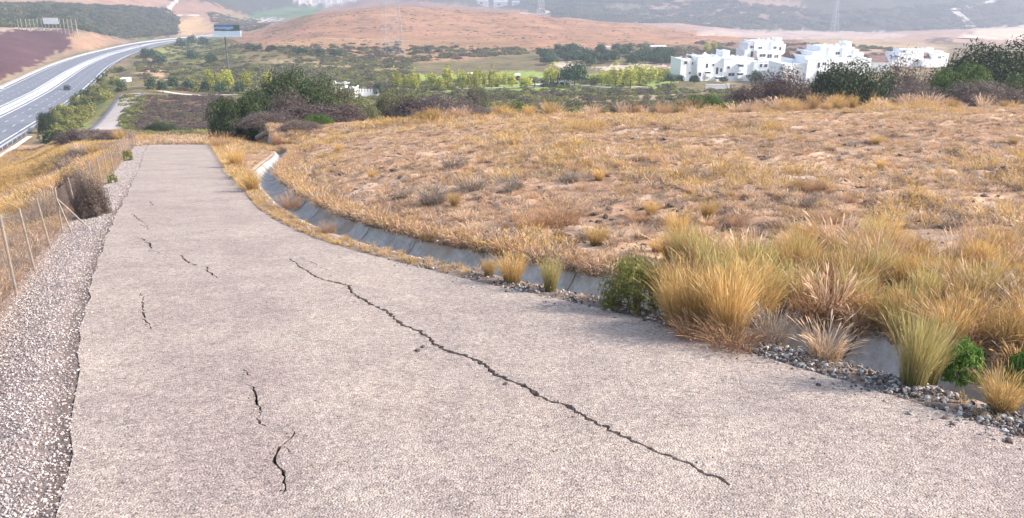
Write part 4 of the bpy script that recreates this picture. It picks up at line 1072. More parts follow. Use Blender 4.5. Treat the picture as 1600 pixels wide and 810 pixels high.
P_rock = [proto(rock_mesh('pebble', M['stone'], k)) for k in range(4)]
P_rockg = [proto(rock_mesh('pebble', M['stone_grey'], 10 + k)) for k in range(4)]
P_clod = [proto(rock_mesh('clod', M['clod'], 20 + k)) for k in range(2)]
def gravel():
    g = np.random.default_rng(31)
    # shoulder on the left
    n = 120000; y = 2.6 + 52 * g.random(n) ** 1.9
    xl = np.interp(y, roadL[:, 1], roadL[:, 0]); x = xl - g.random(n) ** .8 * 1.35 + 0.10 * g.normal(0, 1, n)
    dl = -sdist(x, y, roadL[::2]); m = (dl > -0.22) & (dl < 1.05) & ((dl > -.02) | (g.random(n) < .3)) & (g.random(n) < 1.15 - .55 * dl); x, y, dl = x[m], y[m], dl[m]
    z = H(x, y, carve=True) + np.where(dl < .0, .015, 0.0)
    s_ = (0.0035 + 0.0105 * g.random(len(x)) ** 2.5) * (1 + .5 * sstep(10, 30, y))
    scatter('shoulder_gravel', P_rock, np.stack([x, y, np.maximum(z, -0.171 * y + .012 - 0.12 * np.clip(dl, 0, 1)) + .003], 1), rnd_rot(len(x), g, .5), s_, g.integers(0, 4, len(x)), 'loose pinkish grey gravel on the left shoulder of the road', 'gravel')
    # verge on the right: grey stones, thickest towards the near right
    n = 34000; y = 3.2 + 10 * g.random(n) ** 1.2; xr = np.interp(y, roadR[:, 1], roadR[:, 0])
    x = xr + g.normal(0.12, .30, n); dr = sdist(x, y, roadR[::2]); dc = sdist(x, y, drainC[::3])
    m = (dc < -.45) & (dr > -0.30) & (g.random(n) < np.clip(1.15 - (y - 3) / 8.5, .04, 1)) & ((dr > -.02) | (g.random(n) < .16)) & (g.random(n) < np.clip(.62 + 3.2 * fbm(x * 2.2, y * 2.2, 3), .08, 1)); x, y, dr = x[m], y[m], dr[m]
    z = np.where(dr < 0.05, -0.171 * y + .015, H(x, y, carve=True) + .005)
    z += 0.05 * np.exp(-((dr - .22) / .16) ** 2) * (fbm(x * 2, y * 2, 2) + .5)
    s_ = 0.004 + 0.026 * g.random(len(x)) ** 4
    scatter('verge_gravel', P_rockg + P_clod, np.stack([x, y, z], 1), rnd_rot(len(x), g, .5), s_, g.choice([0, 1, 2, 3, 0, 1, 2, 3, 4, 5], len(x)), 'grey loose stones and crumbled asphalt along the right edge of the road', 'gravel')
    # loose chips on the road
    n = 26000; y = 2.4 + 20 * g.random(n) ** 1.7; x = -8 + 16 * g.random(n)
    m = (sdist(x, y, roadR[::2]) < -.1) & (sdist(x, y, roadL[::2]) > .1); x, y = x[m], y[m]
    z = -0.171 * y + 0.014 + fbm(x * .5, y * .5, 2) * .035
    s_ = 0.0022 + 0.0055 * g.random(len(x)) ** 4
    scatter('road_chippings', P_rock + P_clod, np.stack([x, y, z], 1), rnd_rot(len(x), g, .5), s_, g.choice([0, 1, 2, 3, 0, 1, 2, 3, 4, 5], len(x)), 'loose chippings lying on the worn road surface', 'gravel')
    # crumbs along the lips of the cracks
    cp = []
    for px, w in CRACKS:
        q_ = resample([onplane(*p) for p in px], .02); cp.append(q_[g.random(len(q_)) < .45])
    cp = np.concatenate(cp) + g.normal(0, .022, (sum(len(c) for c in cp), 2)); zz = -0.171 * cp[:, 1] + .016 + fbm(cp[:, 0] * .5, cp[:, 1] * .5, 2) * .03
    scatter('crack_crumbs', P_clod + P_rockg, np.stack([cp[:, 0], cp[:, 1], zz], 1), rnd_rot(len(cp), g, .5), 0.003 + 0.008 * g.random(len(cp)) ** 2.5, g.choice([0, 1, 2, 3, 4], len(cp)), 'crumbs of broken surfacing along the cracks in the road', 'gravel')
    # clods and stones in the field
    n = 5000; y = 7 + 46 * g.random(n) ** 1.2; x = (g.random(n) * 2 - 1) * (.72 * y)
    m = (sdist(x, y, drainC[::3]) > 1.1); x, y = x[m], y[m]; z = H(x, y)
    s_ = 0.03 + 0.09 * g.random(len(x)) ** 3
    scatter('field_clods', P_clod + P_rock[:1], np.stack([x, y, z], 1), rnd_rot(len(x), g, .3), np.stack([s_ * 1.5, s_, s_ * .6], 1), g.choice([0, 1], len(x)), 'dark clods and stones lying in the dry field', 'soil')
gravel()
# clods of earth on the road by the long crack
for (u, v, s_, lb) in [(652, 551, .030, 'dark clod of earth on the road left of the long crack'), (661, 545, .024, 'small dark clod touching the larger one beside the long crack'), (790, 604, .022, 'lone dark stone on the road below the long crack'), (1197, 543, .045, 'pale stone at the road edge right of the golden stand'),
                       (1455, 612, .05, 'largest pale stone at the foot of the upright tuft'), (1395, 326, .16, 'pale grey stone in the near field right of the middle'), (1466, 640, .04, 'white stone on the gravel below the upright tuft')]:
    x, y, z = onplane(u, v)[0], onplane(u, v)[1], 0
    if v < 400: x, y, z = hit(u, v)
    else: z = -0.171 * y + .02
    dk = 'dark' in lb
    o = link('clod' if 'clod' in lb else 'stone', rock_mesh('stone', M['clod'] if dk else M['stone_grey'], int(u), .6, 2), loc=(x, y, z), rz=u, sc=(s_ * 1.3, s_, s_))
    tag(o, lb, 'clod' if 'clod' in lb else 'stone')

P_far = [proto(m_) for m_ in CR['far'] + CR['fard'] + CR['farp'] + CR['farg']]
def scrub(name, label, region, n, kinds, smin, smax, flat=.8, ymin=62, ymax=3000, seed=1, band=None, dens=None):
    g = np.random.default_rng(seed); out = []
    us_ = [p[0] for p in region]; vs_ = [p[1] for p in region]
    ly = np.exp(g.uniform(math.log(ymin), math.log(ymax), n * 14)); ta, tb = (min(us_) - 800) / F_PX, (max(us_) - 800) / F_PX; t = g.uniform(min(ta / .94, ta / 1.07), max(tb / .94, tb / 1.07), n * 14)
    x = t * ly; y = ly; z = H(x, y); u, v = proj(x, y, z)
    m = inpoly(u, v, region) & (np.abs(sdist(x, y, motC[::3])) > 17)
    if dens is not None: m &= g.random(len(x)) < np.clip(dens + 2.2 * fbm(x / 25, y / 25, 3), 0.05, 1)
    x, y, z = x[m][:n], y[m][:n], z[m][:n]; k = len(x)
    s_ = g.uniform(smin, smax, k) * (1 + .5 * g.random(k) ** 3)
    scatter(name, P_far, np.stack([x, y, z - .1 * s_], 1), rnd_rot(k, g), np.stack([s_, s_, s_ * flat], 1), g.choice(kinds, k), label, 'scrub')
A_ = [0, 1, 2]; D_ = [3, 4]; Pp = [5, 6]; Gg = [7, 8]
scrub('valley_scrub', 'low olive and brown scrub covering the valley below the field', [(560,150),(1120,140),(1260,150),(1260,196),(560,200)], 2300, A_ + Pp + A_ + Gg + D_[:1], .5, 1.5, .6, 90, 300, 2, dens=.34)
scrub('olive_scrub', 'green and brown scrub on the flat between motorway and hill', [(215,64),(345,60),(420,76),(560,84),(640,92),(640,146),(560,150),(380,150),(240,140),(215,110)], 2800, A_ + A_ + D_[:1] + Pp + Gg, .6, 2.0, .6, 150, 800, 3, dens=.30)
scrub('brown_scrub', 'low purplish brown scrub below the crest of the road', [(222,150),(362,150),(352,206),(196,208)], 900, Pp + Pp + A_[:1], .4, .9, .55, 90, 250, 4)
scrub('rim_scrub', 'green weeds around the brown scrub patch', [(190,150),(230,148),(206,210),(330,206),(330,214),(190,214)], 300, Gg + A_[:1], .4, 1.0, .6, 90, 250, 5)
scrub('slope_scrub', 'dense dark green scrub covering the hillside across the motorway', [(-60,42),(-60,8),(100,6),(200,10),(262,14),(278,30),(274,54),(200,60),(160,54),(112,44),(60,43)], 5200, D_ + D_ + A_, 1.5, 3.6, .8, 300, 1300, 6, dens=.9)
scrub('hill_scrub', 'scattered low bushes on the lower side of the orange hill', [(380,76),(620,66),(830,78),(1080,66),(1450,74),(1470,100),(1060,100),(830,84),(640,98),(460,86)], 1300, A_ + Pp + D_, .8, 2.6, .6, 300, 900, 7, dens=.35)
scrub('hill_tussocks', 'sparse olive tussocks over the orange hill', [(330,70),(430,38),(540,6),(620,8),(800,22),(1000,42),(1180,62),(1060,72),(830,80),(640,92),(460,80)], 520, A_ + A_ + Pp, .5, 1.2, .4, 400, 780, 17, dens=.15)
scrub('upper_scrub', 'thin bushes on the tan hill above the sign', [(320,18),(425,36),(400,50),(340,46)], 500, A_ + Pp, 1.5, 4, .6, 800, 1600, 8)
scrub('golf_scrub', 'low hedges and bushes edging the green lawns', [(640,128),(1060,118),(1060,146),(640,150)], 420, D_ + A_ + Gg, .5, 1.3, .7, 180, 340, 9, dens=.3)
scrub('mountain_scrub', 'dark bushes dotted over the far mountain side', [(820,0),(1120,0),(1290,20),(1590,0),(1600,40),(1500,46),(1290,48),(1130,44),(880,34)], 1800, D_ + A_, 4, 10, .6, 1400, 2400, 10, dens=.4)

# ------------------------------------------------------------------ wire fence on the left
def make_fence():
    bases = [(-60,560),(-14,508),(28,470),(59,446),(84,413),(102,384),(124,352),(139,330),(151,313),(162,299),(171,287),(179,276),(186,266),(193,256),(199,248),(205,241),(210,235),(214,231)]
    posts = []
    for (u, v) in bases:
        # where the column of the picture crosses the fence line
        t = ts(u, v)[0]; g = fenceL[:, 0] - t * fenceL[:, 1]; k = np.where(g[:-1] * g[1:] <= 0)[0]
        if len(k) == 0: continue
        i = k[-1]; q = g[i] / (g[i] - g[i + 1]); p = fenceL[i] * (1 - q) + fenceL[i + 1] * q
        posts.append((p[0], p[1], h1(*p)))
    root = empty('wire_fence', posts[0], 'low wire mesh fence with leaning metal posts along the left shoulder of the road', 'fence')
    inv = Matrix.Translation(-root.location); r_ = random.Random(4)
    tops = []
    hs = []
    for i, p in enumerate(posts):
        y = p[1]; hh = float(np.interp(y, [6, 10, 16, 25, 35, 52], [1.04, 1.0, .80, .92, 1.0, 1.15])) + r_.uniform(-.03, .05)
        top = Vector(p) + Vector((r_.uniform(-.06, .0), r_.uniform(-.05, .05), hh)); tops.append(top); hs.append(hh)
        d = (top - Vector(p)).normalized()
        o = MB().tube(Vector(p) - d * .12, top, .0175, .0175, 8).build('post', M['post'], root); o.matrix_parent_inverse = inv
        o2 = MB().tube(top - d * .01, top + d * .010, .021, .019, 8).build('cap', M['post'], o)
    # braces of the straining post
    k = 5; p = Vector(posts[k]); top = tops[k]
    for dx, dy in ((0.24, -0.10), (0.50, 0.10)):
        f = Vector((p.x + dx, p.y + dy, 0)); f.z = h1(f.x, f.y) - .05
        o = MB().tube(f, p + (top - p) * .78, .014, .014, 7).build('brace', M['post'], root); o.matrix_parent_inverse = inv
    for i in range(len(posts) - 1):
        a0, a1 = Vector(posts[i]) + Vector((0, 0, .03)), tops[i] - Vector((0, 0, .04)); b0, b1 = Vector(posts[i + 1]) + Vector((0, 0, .03)), tops[i + 1] - Vector((0, 0, .04))
        L = (b0 - a0).length; st = .085 if a0.y < 24 else .22; n = max(3, int(L / st)); mH = max(3, int(hs[i] / st)); mb = MB(); rr = .0013 if a0.y < 24 else .0018
        P = lambda s_, h: (a0 * (1 - s_) + b0 * s_) * (1 - h) + (a1 * (1 - s_) + b1 * s_) * h + Vector((math.sin(s_ * 9 + i) * .012, 0, -.02 * math.sin(s_ * math.pi) * h))
        for j in range(-mH, n):
            for sg in (0, 1):
                s0, s1 = j / n, (j + mH) / n; h0, h1_ = 0, 1
                if s0 < 0: h0 = -s0 / (s1 - s0); s0 = 0
                if s1 > 1: h1_ = 1 - (s1 - 1) / ((j + mH) / n - j / n); s1 = 1
                if s1 <= s0: continue
                if sg: mb.tube(P(s0, h0), P(s1, h1_), rr, rr, 3, False)
                else: mb.tube(P(1 - s0, h0), P(1 - s1, h1_), rr, rr, 3, False)
        for h in (0.02, .5, 1.0):
            for q in range(4): mb.tube(P(q / 4, h), P((q + 1) / 4, h), rr * 1.3, rr * 1.3, 3, False)
        o = mb.build('mesh_panel', M['wire'], root); o.matrix_parent_inverse = inv
make_fence()
# bushes grown through the fence
for (u, v, w, h, kd, lb) in [(147, 338, 52, 58, 'twig', 'grey brown bush growing through the fence on its road side'), (176, 287, 16, 15, 'farg', 'small yellow green weed at the foot of the fence'), (199, 252, 20, 16, 'farg', 'small green weed by the farthest fence posts'),
                          (120, 330, 50, 60, 'twig', 'brown bush behind the fence left of the grey one')]:
    x, y, z = hit(u, v); rx = w / 2 / F_PX * y * 1.05
    shrub(kd, (x, y, z), rx, h / F_PX * y * 1.1, lb, stems=kd == 'twig')
for k in range(26):
    u = random.uniform(-10, 200); v = 455 - u * 1.15 + random.uniform(-75, -18)
    kd = random.choice(['gold', 'grey', 'grey', 'rust', 'straw'])
    tuft(kd, u, max(v, 225), random.uniform(40, 75) * (0.3 + .7 * (max(v, 225) - 200) / 250), {'gold': 'golden', 'grey': 'grey brown', 'rust': 'rusty', 'straw': 'pale straw'}[kd] + ' weed behind the ' + ('far' if u > 140 else 'middle' if u > 70 else 'near') + ' part of the wire fence', 'weeds and grass tufts behind the wire fence', 1.0)

# ------------------------------------------------------------------ trees
def tree(kind, u, vbase, vtop, wpx, label, group=None, D=None, name='tree'):
    x, y, z = hit(u, vbase, 80) if D is None else at(u, D, vbase)
    hh = (ts(u, vtop)[1] * y + EZ) - z; hh = max(hh, 1.5); rx = wpx / 2 / F_PX * y * 1.03
    t = empty(name, (x, y, z), label, 'tree', group, random.uniform(0, 6.28))
    me = random.choice(CR[kind])
    if kind == 'poplar': link('crown', me, t, sc=(rx / .18, rx / .18, hh * 1.0))
    else: link('crown', me, t, sc=(rx, rx, hh))
    link('trunk', TRUNK, t, sc=(hh * .8, hh * .8, hh))
    return t
for i, (u, vb, vt, w) in enumerate([(358,144,110,13),(385,143,112,14),(418,140,112,12),(620,141,112,15),(650,140,112,14),(648,146,120,9),(675,138,114,13),(700,138,104,13),(722,140,110,10),(745,140,108,12),(768,138,108,9),(789,132,112,6),(822,138,122,16),
      (860,134,104,18),(885,130,106,10),(940,133,112,10),(962,136,104,16),(985,138,104,17),(1000,134,102,14),(1015,131,104,17),(1116,78,66,7),(1104,82,68,9),(636,139,118,10),(688,142,120,10),(733,139,114,9),(757,137,112,8),(778,136,114,8),(800,136,116,10),(873,131,110,10),(928,133,116,11),(951,134,110,9),(974,133,108,12),(1028,128,106,12),(1040,126,108,10),(330,140,108,10),(345,142,116,8)]):
    lb = {5: 'smallest yellow poplar, in front of two taller ones left of the lawn', 0: 'yellow green poplar left of the dark tree clump', 3: 'golden yellow poplar nearest the small white chimney house', 19: 'bright yellow green poplar at the right end of the row', 12: 'broad pale green young tree at the left of the white pergola'}.get(i, ('pale' if vt > 110 else 'tall') + ' yellow green poplar ' + ('near the billboard pole' if u < 500 else 'left of the lawn kiosk' if u < 734 else 'between the two kiosks' if u < 808 else 'by the round dark tree' if u < 930 else 'at the right end of the row' if u < 1100 else 'behind the nearest white apartments'))
    tree('poplar', u, vb, vt, w, lb, None if i in (0, 3, 5, 12, 19) else 'poplars in the row along the lawns', name='poplar_tree')
tree('pine', 898, 134, 100, 44, 'large round dark green tree above the white pergola')
for i, (u, vb, vt, w) in enumerate([(1048,132,116,18),(1062,130,118,14),(1085,132,118,16),(1130,130,120,14),(1180,134,112,22)]):
    tree('pine', u, vb, vt, w, ['dark tree left of the nearest apartment block', 'small dark tree at the left corner of the nearest apartments', 'round dark tree before the left wing of the nearest apartments', 'low dark tree above the white garden wall', 'brownish tree before the right wing of the nearest apartments'][i])
for k in range(64):
    u = 832 + 218 * random.random(); q = random.random(); v = 78 + 22 * q + random.uniform(-1, 1)
    if u > 990: v = max(v, 84)
    tree('pine', u, v + 3, v - 10, random.uniform(14, 22), 'dark green tree in the ' + ('left' if u < 905 else 'middle' if u < 980 else 'right') + (' front' if v > 90 else ' back') + ' part of the belt below the orange hill', 'trees in the belt at the foot of the orange hill')
for (u, v) in [(425,79),(465,82),(475,83),(500,84),(522,86),(405,78),(392,78),(530,88)]:
    tree('pine', u, v + 2, v - 8, random.uniform(10, 18), 'round dark bush tree at the left foot of the orange hill', 'bush trees at the left foot of the orange hill')
for (u, v) in [(250,98),(238,90),(228,88),(300,92),(330,96),(285,72),(320,70),(300,68)]:
    tree('pine', u, v + 4, v - 12, random.uniform(14, 22), 'dark bush tree beside the far bend of the motorway', 'bush trees beside the far bend of the motorway')
for (u, v) in [(272,140),(295,142),(322,146),(255,146),(236,140),(345,148),(375,148),(442,150),(560,150),(590,152)]:
    tree('pine', u, v, v - random.uniform(14, 24), random.uniform(12, 18), 'small dark tree along the white path below the motorway', 'small dark trees along the white path')
def palm(u, vb, vt, label):
    x, y, z = hit(u, vb, 80); hh = max(ts(u, vt)[1] * y + EZ - z, 2)
    t = empty('palm_tree', (x, y, z), label, 'tree', 'palms beside the white path')
    MB().path([(0, 0, -.1), (.1, 0, hh * .4), (.05, .05, hh * .75)], .22, .15, 8).build('trunk', M['bark'], t)
    g = np.random.default_rng(int(u)); V = []; Fq = []
    for k in range(22):
        a = g.random() * 6.28; el = g.uniform(-.3, 1.1); L = hh * .42
        for j in range(6):
            s0, s1 = j / 6, (j + 1) / 6; w = .28 * math.sin(math.pi * (s0 * .9 + .08))
            P = lambda s_: np.array([math.cos(a) * L * s_ * math.cos(el * (1 - s_)), math.sin(a) * L * s_ * math.cos(el * (1 - s_)), hh * .75 + L * (math.sin(el) * s_ - .65 * s_ * s_)])
            nn = np.array([-math.sin(a), math.cos(a), 0]) * w; b = len(V); V += [P(s0) - nn, P(s0) + nn, P(s1) + nn * .9, P(s1) - nn * .9]; Fq.append((b, b + 1, b + 2, b + 3))
    link('crown', mesh_np('crown', np.array(V), [np.array(Fq)], M['leaf_pine']), t)
for (u, a, b, lb) in [(835,137,124,'leftmost of the small palms beside the white path'), (849,136,123,'middle one of the small palms beside the white path'), (863,136,125,'rightmost of the small palms, nearest the white pergola')]: palm(u, a, b, lb)

# ------------------------------------------------------------------ white apartment blocks
class Building:
    """boxes given by their outline in the photograph and their distance; the block is real and stands on the ground"""
    def __init__(s, name, u, D, vb, label, cat='building', dy=0.0):
        t, sl_ = ts(u, vb); s.D = D; s.u = u; x = t * D; s.z0 = h1(x, D); s.root = empty(name, (x, D, s.z0), label, cat)
    def xz(s, u, v, off=0):
        t, q = ts(u, v); D = s.D + off; return t * D - s.root.location.x, EZ + q * D - s.root.location.z
    def part(s, name, mb, mat, parent=None): return mb.build(name, mat, parent or s.root)
    def mass(s, u0, u1, vt, off=0.0, depth=8.0, vb=None, name='wing', parapet=True):
        x0, zt = s.xz(u0, vt, off); x1, _ = s.xz(u1, vt, off); zb = -2.5 if vb is None else s.xz(u0, vb, off)[1]
        mb = MB().box(x0, x1, off, off + depth, zb, zt)
        o = s.part(name, mb, M['wall'])
        if parapet:
            p = MB()
            for (a, b, c, d) in ((x0 - .06, x1 + .06, off - .06, off + .16), (x0 - .06, x0 + .16, off + .16, off + depth), (x1 - .16, x1 + .06, off + .16, off + depth)):
                p.box(a, b, c, d, zt, zt + .28)
            s.part('parapet', p, M['wall'], o)
        s.cur = o; return o
    def chimney(s, u0, u1, vt, vb, off=1.5, pointed=True):
        x0, zt = s.xz(u0, vt, off); x1, zb = s.xz(u1, vb, off); w = x1 - x0
        mb = MB().box(x0, x1, off, off + max(w, .6), zb - .4, zt - (.5 * w if pointed else 0))
        if pointed:
            z1 = zt - .5 * w; d = max(w, .6)
            mb.box(x0 - .08, x1 + .08, off - .08, off + d + .08, z1, z1 + .12)
            mb.hexa([(x0, off, z1 + .12), (x1, off, z1 + .12), (x0, off + d, z1 + .12), (x1, off + d, z1 + .12), (x0 + w * .4, off + d * .4, zt + .1), (x1 - w * .4, off + d * .4, zt + .1), (x0 + w * .4, off + d * .6, zt + .1), (x1 - w * .4, off + d * .6, zt + .1)])
        s.part('chimney', mb, M['wall'])
    def window(s, u0, u1, v0, v1, off=0.0, arch=False):
        x0, zt = s.xz(u0, v0, off); x1, zb = s.xz(u1, v1, off); w = x1 - x0
        f = MB(); t = .10
        f.box(x0 - t, x0, off - .07, off + .05, zb - t, zt + t); f.box(x1, x1 + t, off - .07, off + .05, zb - t, zt + t)
        f.box(x0, x1, off - .07, off + .05, zt, zt + t); f.box(x0, x1, off - .10, off + .05, zb - t, zb)
        if w > 1.1: f.box((x0 + x1) / 2 - .035, (x0 + x1) / 2 + .035, off - .05, off - .015, zb, zt)
        o = s.part('window', f, M['wall'])
        s.part('pane', MB().box(x0, x1, off - .012, off + .02, zb, zt), M['glass'], o)
    def balcony(s, u0, u1, v0, v1, off=0.0):
        x0, zt = s.xz(u0, v0, off); x1, zb = s.xz(u1, v1, off); dp = 1.3
        o = s.part('balcony', MB().box(x0 - .1, x1 + .1, off - dp, off - .003, zb - .18, zb), M['wall'])
        m = MB().box(x0 - .1, x1 + .1, off - dp, off - dp + .1, zb, zb + .85); m.box(x0 - .1, x0, off - dp + .1, off - .003, zb, zb + .85); m.box(x1, x1 + .1, off - dp + .1, off - .003, zb, zb + .85)
        s.part('balustrade', m, M['wall'], o)
        s.part('balcony_door', MB().box(x0 + .1, x1 - .1, off - .02, off + .04, zb, zt), M['glass'], o)
        r_ = MB().box(x0 - .15, x1 + .15, off - dp - .05, off - .003, zt, zt + .22); s.part('canopy_slab', r_, M['wall'], o)
    def roof(s, u0, u1, v0, v1, off=3.0, depth=5.0):
        x0, zt = s.xz(u0, v0, off + depth * .5); x1, zb = s.xz(u1, v1, off)
        m = MB().hexa([(x0, off, zb), (x1, off, zb), (x0, off + depth, zb), (x1, off + depth, zb), (x0 + .3, off + depth * .4, zt), (x1 - .3, off + depth * .4, zt), (x0 + .3, off + depth * .6, zt), (x1 - .3, off + depth * .6, zt)])
        s.part('tiled_roof', m, M['tile'])
        m = MB().box(x0, x1, off + .05, off + depth - .05, -2, zb - .003); s.part('roof_wall', m, M['wall'])

A = Building('apartment_block', 1130, 255, 130, 'nearest white apartment block, long and low, with a square roof tower in its middle')
A.mass(1060, 1077, 92.5, 0, 8); A.mass(1077, 1087, 95, 1.2, 7); A.roof(1070, 1088, 86, 92, 3); A.mass(1087, 1098, 89.5, -.8, 9); A.mass(1098, 1131, 90.5, .2, 9)
A.mass(1131, 1142, 81, .8, 5); A.mass(1131, 1165, 93, -.6, 9); A.mass(1165, 1182, 94, .1, 8); A.mass(1182, 1207, 98.5, -.4, 8); A.roof(1180, 1197, 90.5, 98, 3)
A.mass(1196, 1207, 96, 1.6, 6)
for c in [(1099.5,1104,82,91),(1105,1109,85,91),(1119,1123,85,91),(1147,1150,87,93),(1155,1157,88,93),(1168,1170,88,94)]: A.chimney(*c)
for w_ in [(1065,1070,94.5,99),(1073,1076,111,114.5),(1088,1092,112.5,118.5)]: A.window(*w_, off=0 if w_[0] < 1077 else -.8)
A.window(1079, 1081, 96, 100, 1.2)
for w_ in [(1101,1104.5,99,106),(1112,1115,99.5,103),(1118,1121.5,105.5,116),(1125,1128,107,112.5)]: A.window(*w_, off=.2)
A.balcony(1100, 1109, 111, 118, .2); A.balcony(1117, 1127, 120, 127, .2); A.balcony(1152, 1163, 114.5, 122, -.6); A.balcony(1154, 1163.5, 101, 109, -.6)
for w_ in [(1138,1148,114.5,119.5),(1136,1140,104,108)]: A.window(*w_, off=-.6)
A.window(1168.5, 1174, 118, 122.5, .1)
for w_ in [(1191.5,1195,101.5,107),(1199,1204,102,107)]: A.window(*w_, off=-.4)

B = Building('apartment_block', 1196, 318, 106, 'farthest white apartment block, rising behind the nearest one with a big arched opening')
B.mass(1161, 1170, 79, 0, 7); B.mass(1168, 1180, 68, .8, 8); B.mass(1178, 1207, 65.5, .3, 9); B.mass(1206, 1226, 67, -.4, 9); B.mass(1217, 1225, 61, 1, 4); B.mass(1224, 1231, 71, .6, 8); B.mass(1180, 1212, 80, -2.2, 3)
for c in [(1185,1187.5,60.5,66),(1192,1197,61.5,66),(1201,1205,60.5,66)]: B.chimney(*c)
for w_ in [(1171,1178,71.5,75)]: B.window(*w_, off=.8)
B.window(1172, 1179.5, 80, 89, .8)
for w_ in [(1184,1193.5,84.5,89),(1197,1204,85,91),(1209,1211,86.5,91)]: B.window(*w_, off=-2.2)
for w_ in [(1214,1217,86,91),(1209,1214,73,77),(1219,1222,74,79)]: B.window(*w_, off=-.4)
B.balcony(1196, 1206, 94.5, 98.5, -2.2); B.balcony(1183, 1192, 95, 98.5, -2.2)
B.window(1184, 1190, 73, 77, .3)

C_ = Building('apartment_block', 1290, 245, 126, 'stepped white apartment block right behind the dome shaped green bush, with the tallest tower')
C_.mass(1219, 1258, 100, 0, 9); C_.roof(1236, 1272, 80, 91, 6, 7); C_.mass(1256, 1275, 88.5, .8, 9); C_.mass(1270, 1288, 82, 1.8, 9); C_.mass(1286, 1303, 74.5, 3.2, 8)
C_.mass(1300, 1324, 75, 2.4, 9); C_.mass(1322, 1342, 77, 1.6, 9); C_.mass(1331, 1340, 68, 4, 4); C_.mass(1340, 1349, 80.5, 1.2, 9); C_.mass(1347, 1357, 86, .9, 9); C_.mass(1355, 1370, 95, .4, 8); C_.mass(1258, 1305, 94, -1.0, 5)
C_.mass(1305, 1350, 92, -.6, 5)
for c in [(1292,1295,69,75),(1302.5,1306,71,75),(1313,1318,69.5,76),(1326,1328,71,77)]: C_.chimney(*c, off=4.2)
C_.window(1240, 1243.5, 109.5, 113, 0)
for w_ in [(1275,1278,97.5,106),(1283,1289,97.5,102),(1273,1276,110.5,120),(1298,1304,105,112),(1298,1303,98,101)]: C_.window(*w_, off=-1.0)
C_.balcony(1279, 1293, 112, 118, -1.0)
C_.window(1328.5, 1336, 88, 91, 1.6); C_.window(1297, 1303, 87, 90, 3.2); C_.window(1310, 1317, 82, 86, 2.4)
C_.window(1312, 1318, 98, 103, -.6); C_.window(1330, 1336, 98, 103, -.6)

Dd = Building('apartment_block', 1440, 325, 106, 'rightmost white apartment block, half hidden behind the bushes, with a row of chimneys')
Dd.mass(1388, 1402, 95, 0, 8); Dd.mass(1400, 1416, 83, .8, 8); Dd.mass(1414, 1446, 79, 1.6, 8); Dd.roof(1444, 1463, 83, 92, 2); Dd.mass(1455, 1466, 77, 5, 4); Dd.mass(1462, 1489, 86, .6, 8); Dd.mass(1474, 1480, 82, 2, 4); Dd.mass(1440, 1464, 95, -.6, 6); Dd.mass(1370, 1390, 99, 1, 6, name='low_wing'); 
for c in [(1418,1421,75,80),(1427,1430,76,80),(1435,1440,75,80),(1442,1444.5,77,80),(1408,1411,79.5,84)]: Dd.chimney(*c, off=2.4)
Dd.window(1405, 1409, 88, 92, .8); Dd.window(1431, 1440, 93, 97, 1.6); Dd.window(1418, 1422, 90, 94, 1.6); Dd.window(1470, 1474, 89, 92, .6)
Rr = Building('tiled_roof_house', 1370, 290, 108, 'low house with a brown tiled roof between the two right apartment blocks', 'house')
Rr.mass(1352, 1392, 98, 0, 7, parapet=False, name='wall'); Rr.roof(1354, 1390, 87.5, 97.6, -.3, 7.6); Rr.window(1360, 1364, 100, 104, 0)

for b_ in (A, B, C_, Dd): b_.root.rotation_euler = (0, 0, .20)
# garden wall below the nearest block
w = Building('garden_wall', 1118, 222, 143, 'short white garden wall standing below the nearest apartment block', 'wall')
x0, z1 = w.xz(1103, 133.5); x1, z0 = w.xz(1136, 143)
w.part('wall_face', MB().box(x0, x1, 0, .35, -1.5, z1), M['wall']); w.part('coping', MB().box(x0 - .1, x1 + .1, -.08, .43, z1, z1 + .15), M['conc_pale'])
w.part('pier', MB().box(x1 - .1, x1 + .5, -.12, .5, -1.5, z1 + .35), M['wall'])

# small white house with a chimney pillar, and its balustrade
hs = Building('small_house', 544, 196, 152, 'small white house with a tall chimney and thin white beam by the dark bushes', 'house')
hs.mass(536, 554, 140, 0, 5, name='wall'); hs.mass(531, 538, 141, .8, 4, name='wing'); hs.chimney(536.5, 541, 128, 140, .8, False)
x0, z1 = hs.xz(519, 130.5); x1, z0 = hs.xz(545, 132)
hs.part('beam', MB().box(x0, x1, 1, 1.3, z0, z1 + .1), M['wall']); xq, zq = hs.xz(519, 128); hs.part('pillar', MB().box(xq, xq + .55, .9, 1.4, -3, zq), M['wall'])
hs.window(541, 544, 147, 150, 0); hs.window(533, 535, 143, 149, .8)
bal = Building('balustrade', 585, 200, 145, 'low white balustrade of small piers right of the small white house', 'wall')
x0, z1 = bal.xz(556, 140.5); x1, z0 = bal.xz(592, 139)
bal.part('wall_face', MB().box(x0, x1, 0, .25, -1.6, z1 - .5), M['wall'])
pm = MB().box(-.22, .22, -.08, .33, -.5, .35).mesh('pier', M['wall'])
for k in range(8): o = link('pier', pm, bal.root, loc=(x0 + (x1 - x0) * (k + .5) / 8, 0, z1 - .2))
# pergola under the round tree
pg = Building('pergola', 882, 235, 134, 'low white open shelter under the large round dark tree', 'shelter')
x0, z1 = pg.xz(872, 126.5); x1, _ = pg.xz(893, 127)
pg.part('roof_slab', MB().box(x0, x1, -1, 3, z1 - .2, z1), M['wall'])
for xx in (x0 + .3, (x0 + x1) / 2, x1 - .3):
    for yy in (-.8, 2.6): pg.part('column', MB().tube((xx, yy, -1), (xx, yy, z1 - .2), .14, .12, 10), M['wall'])
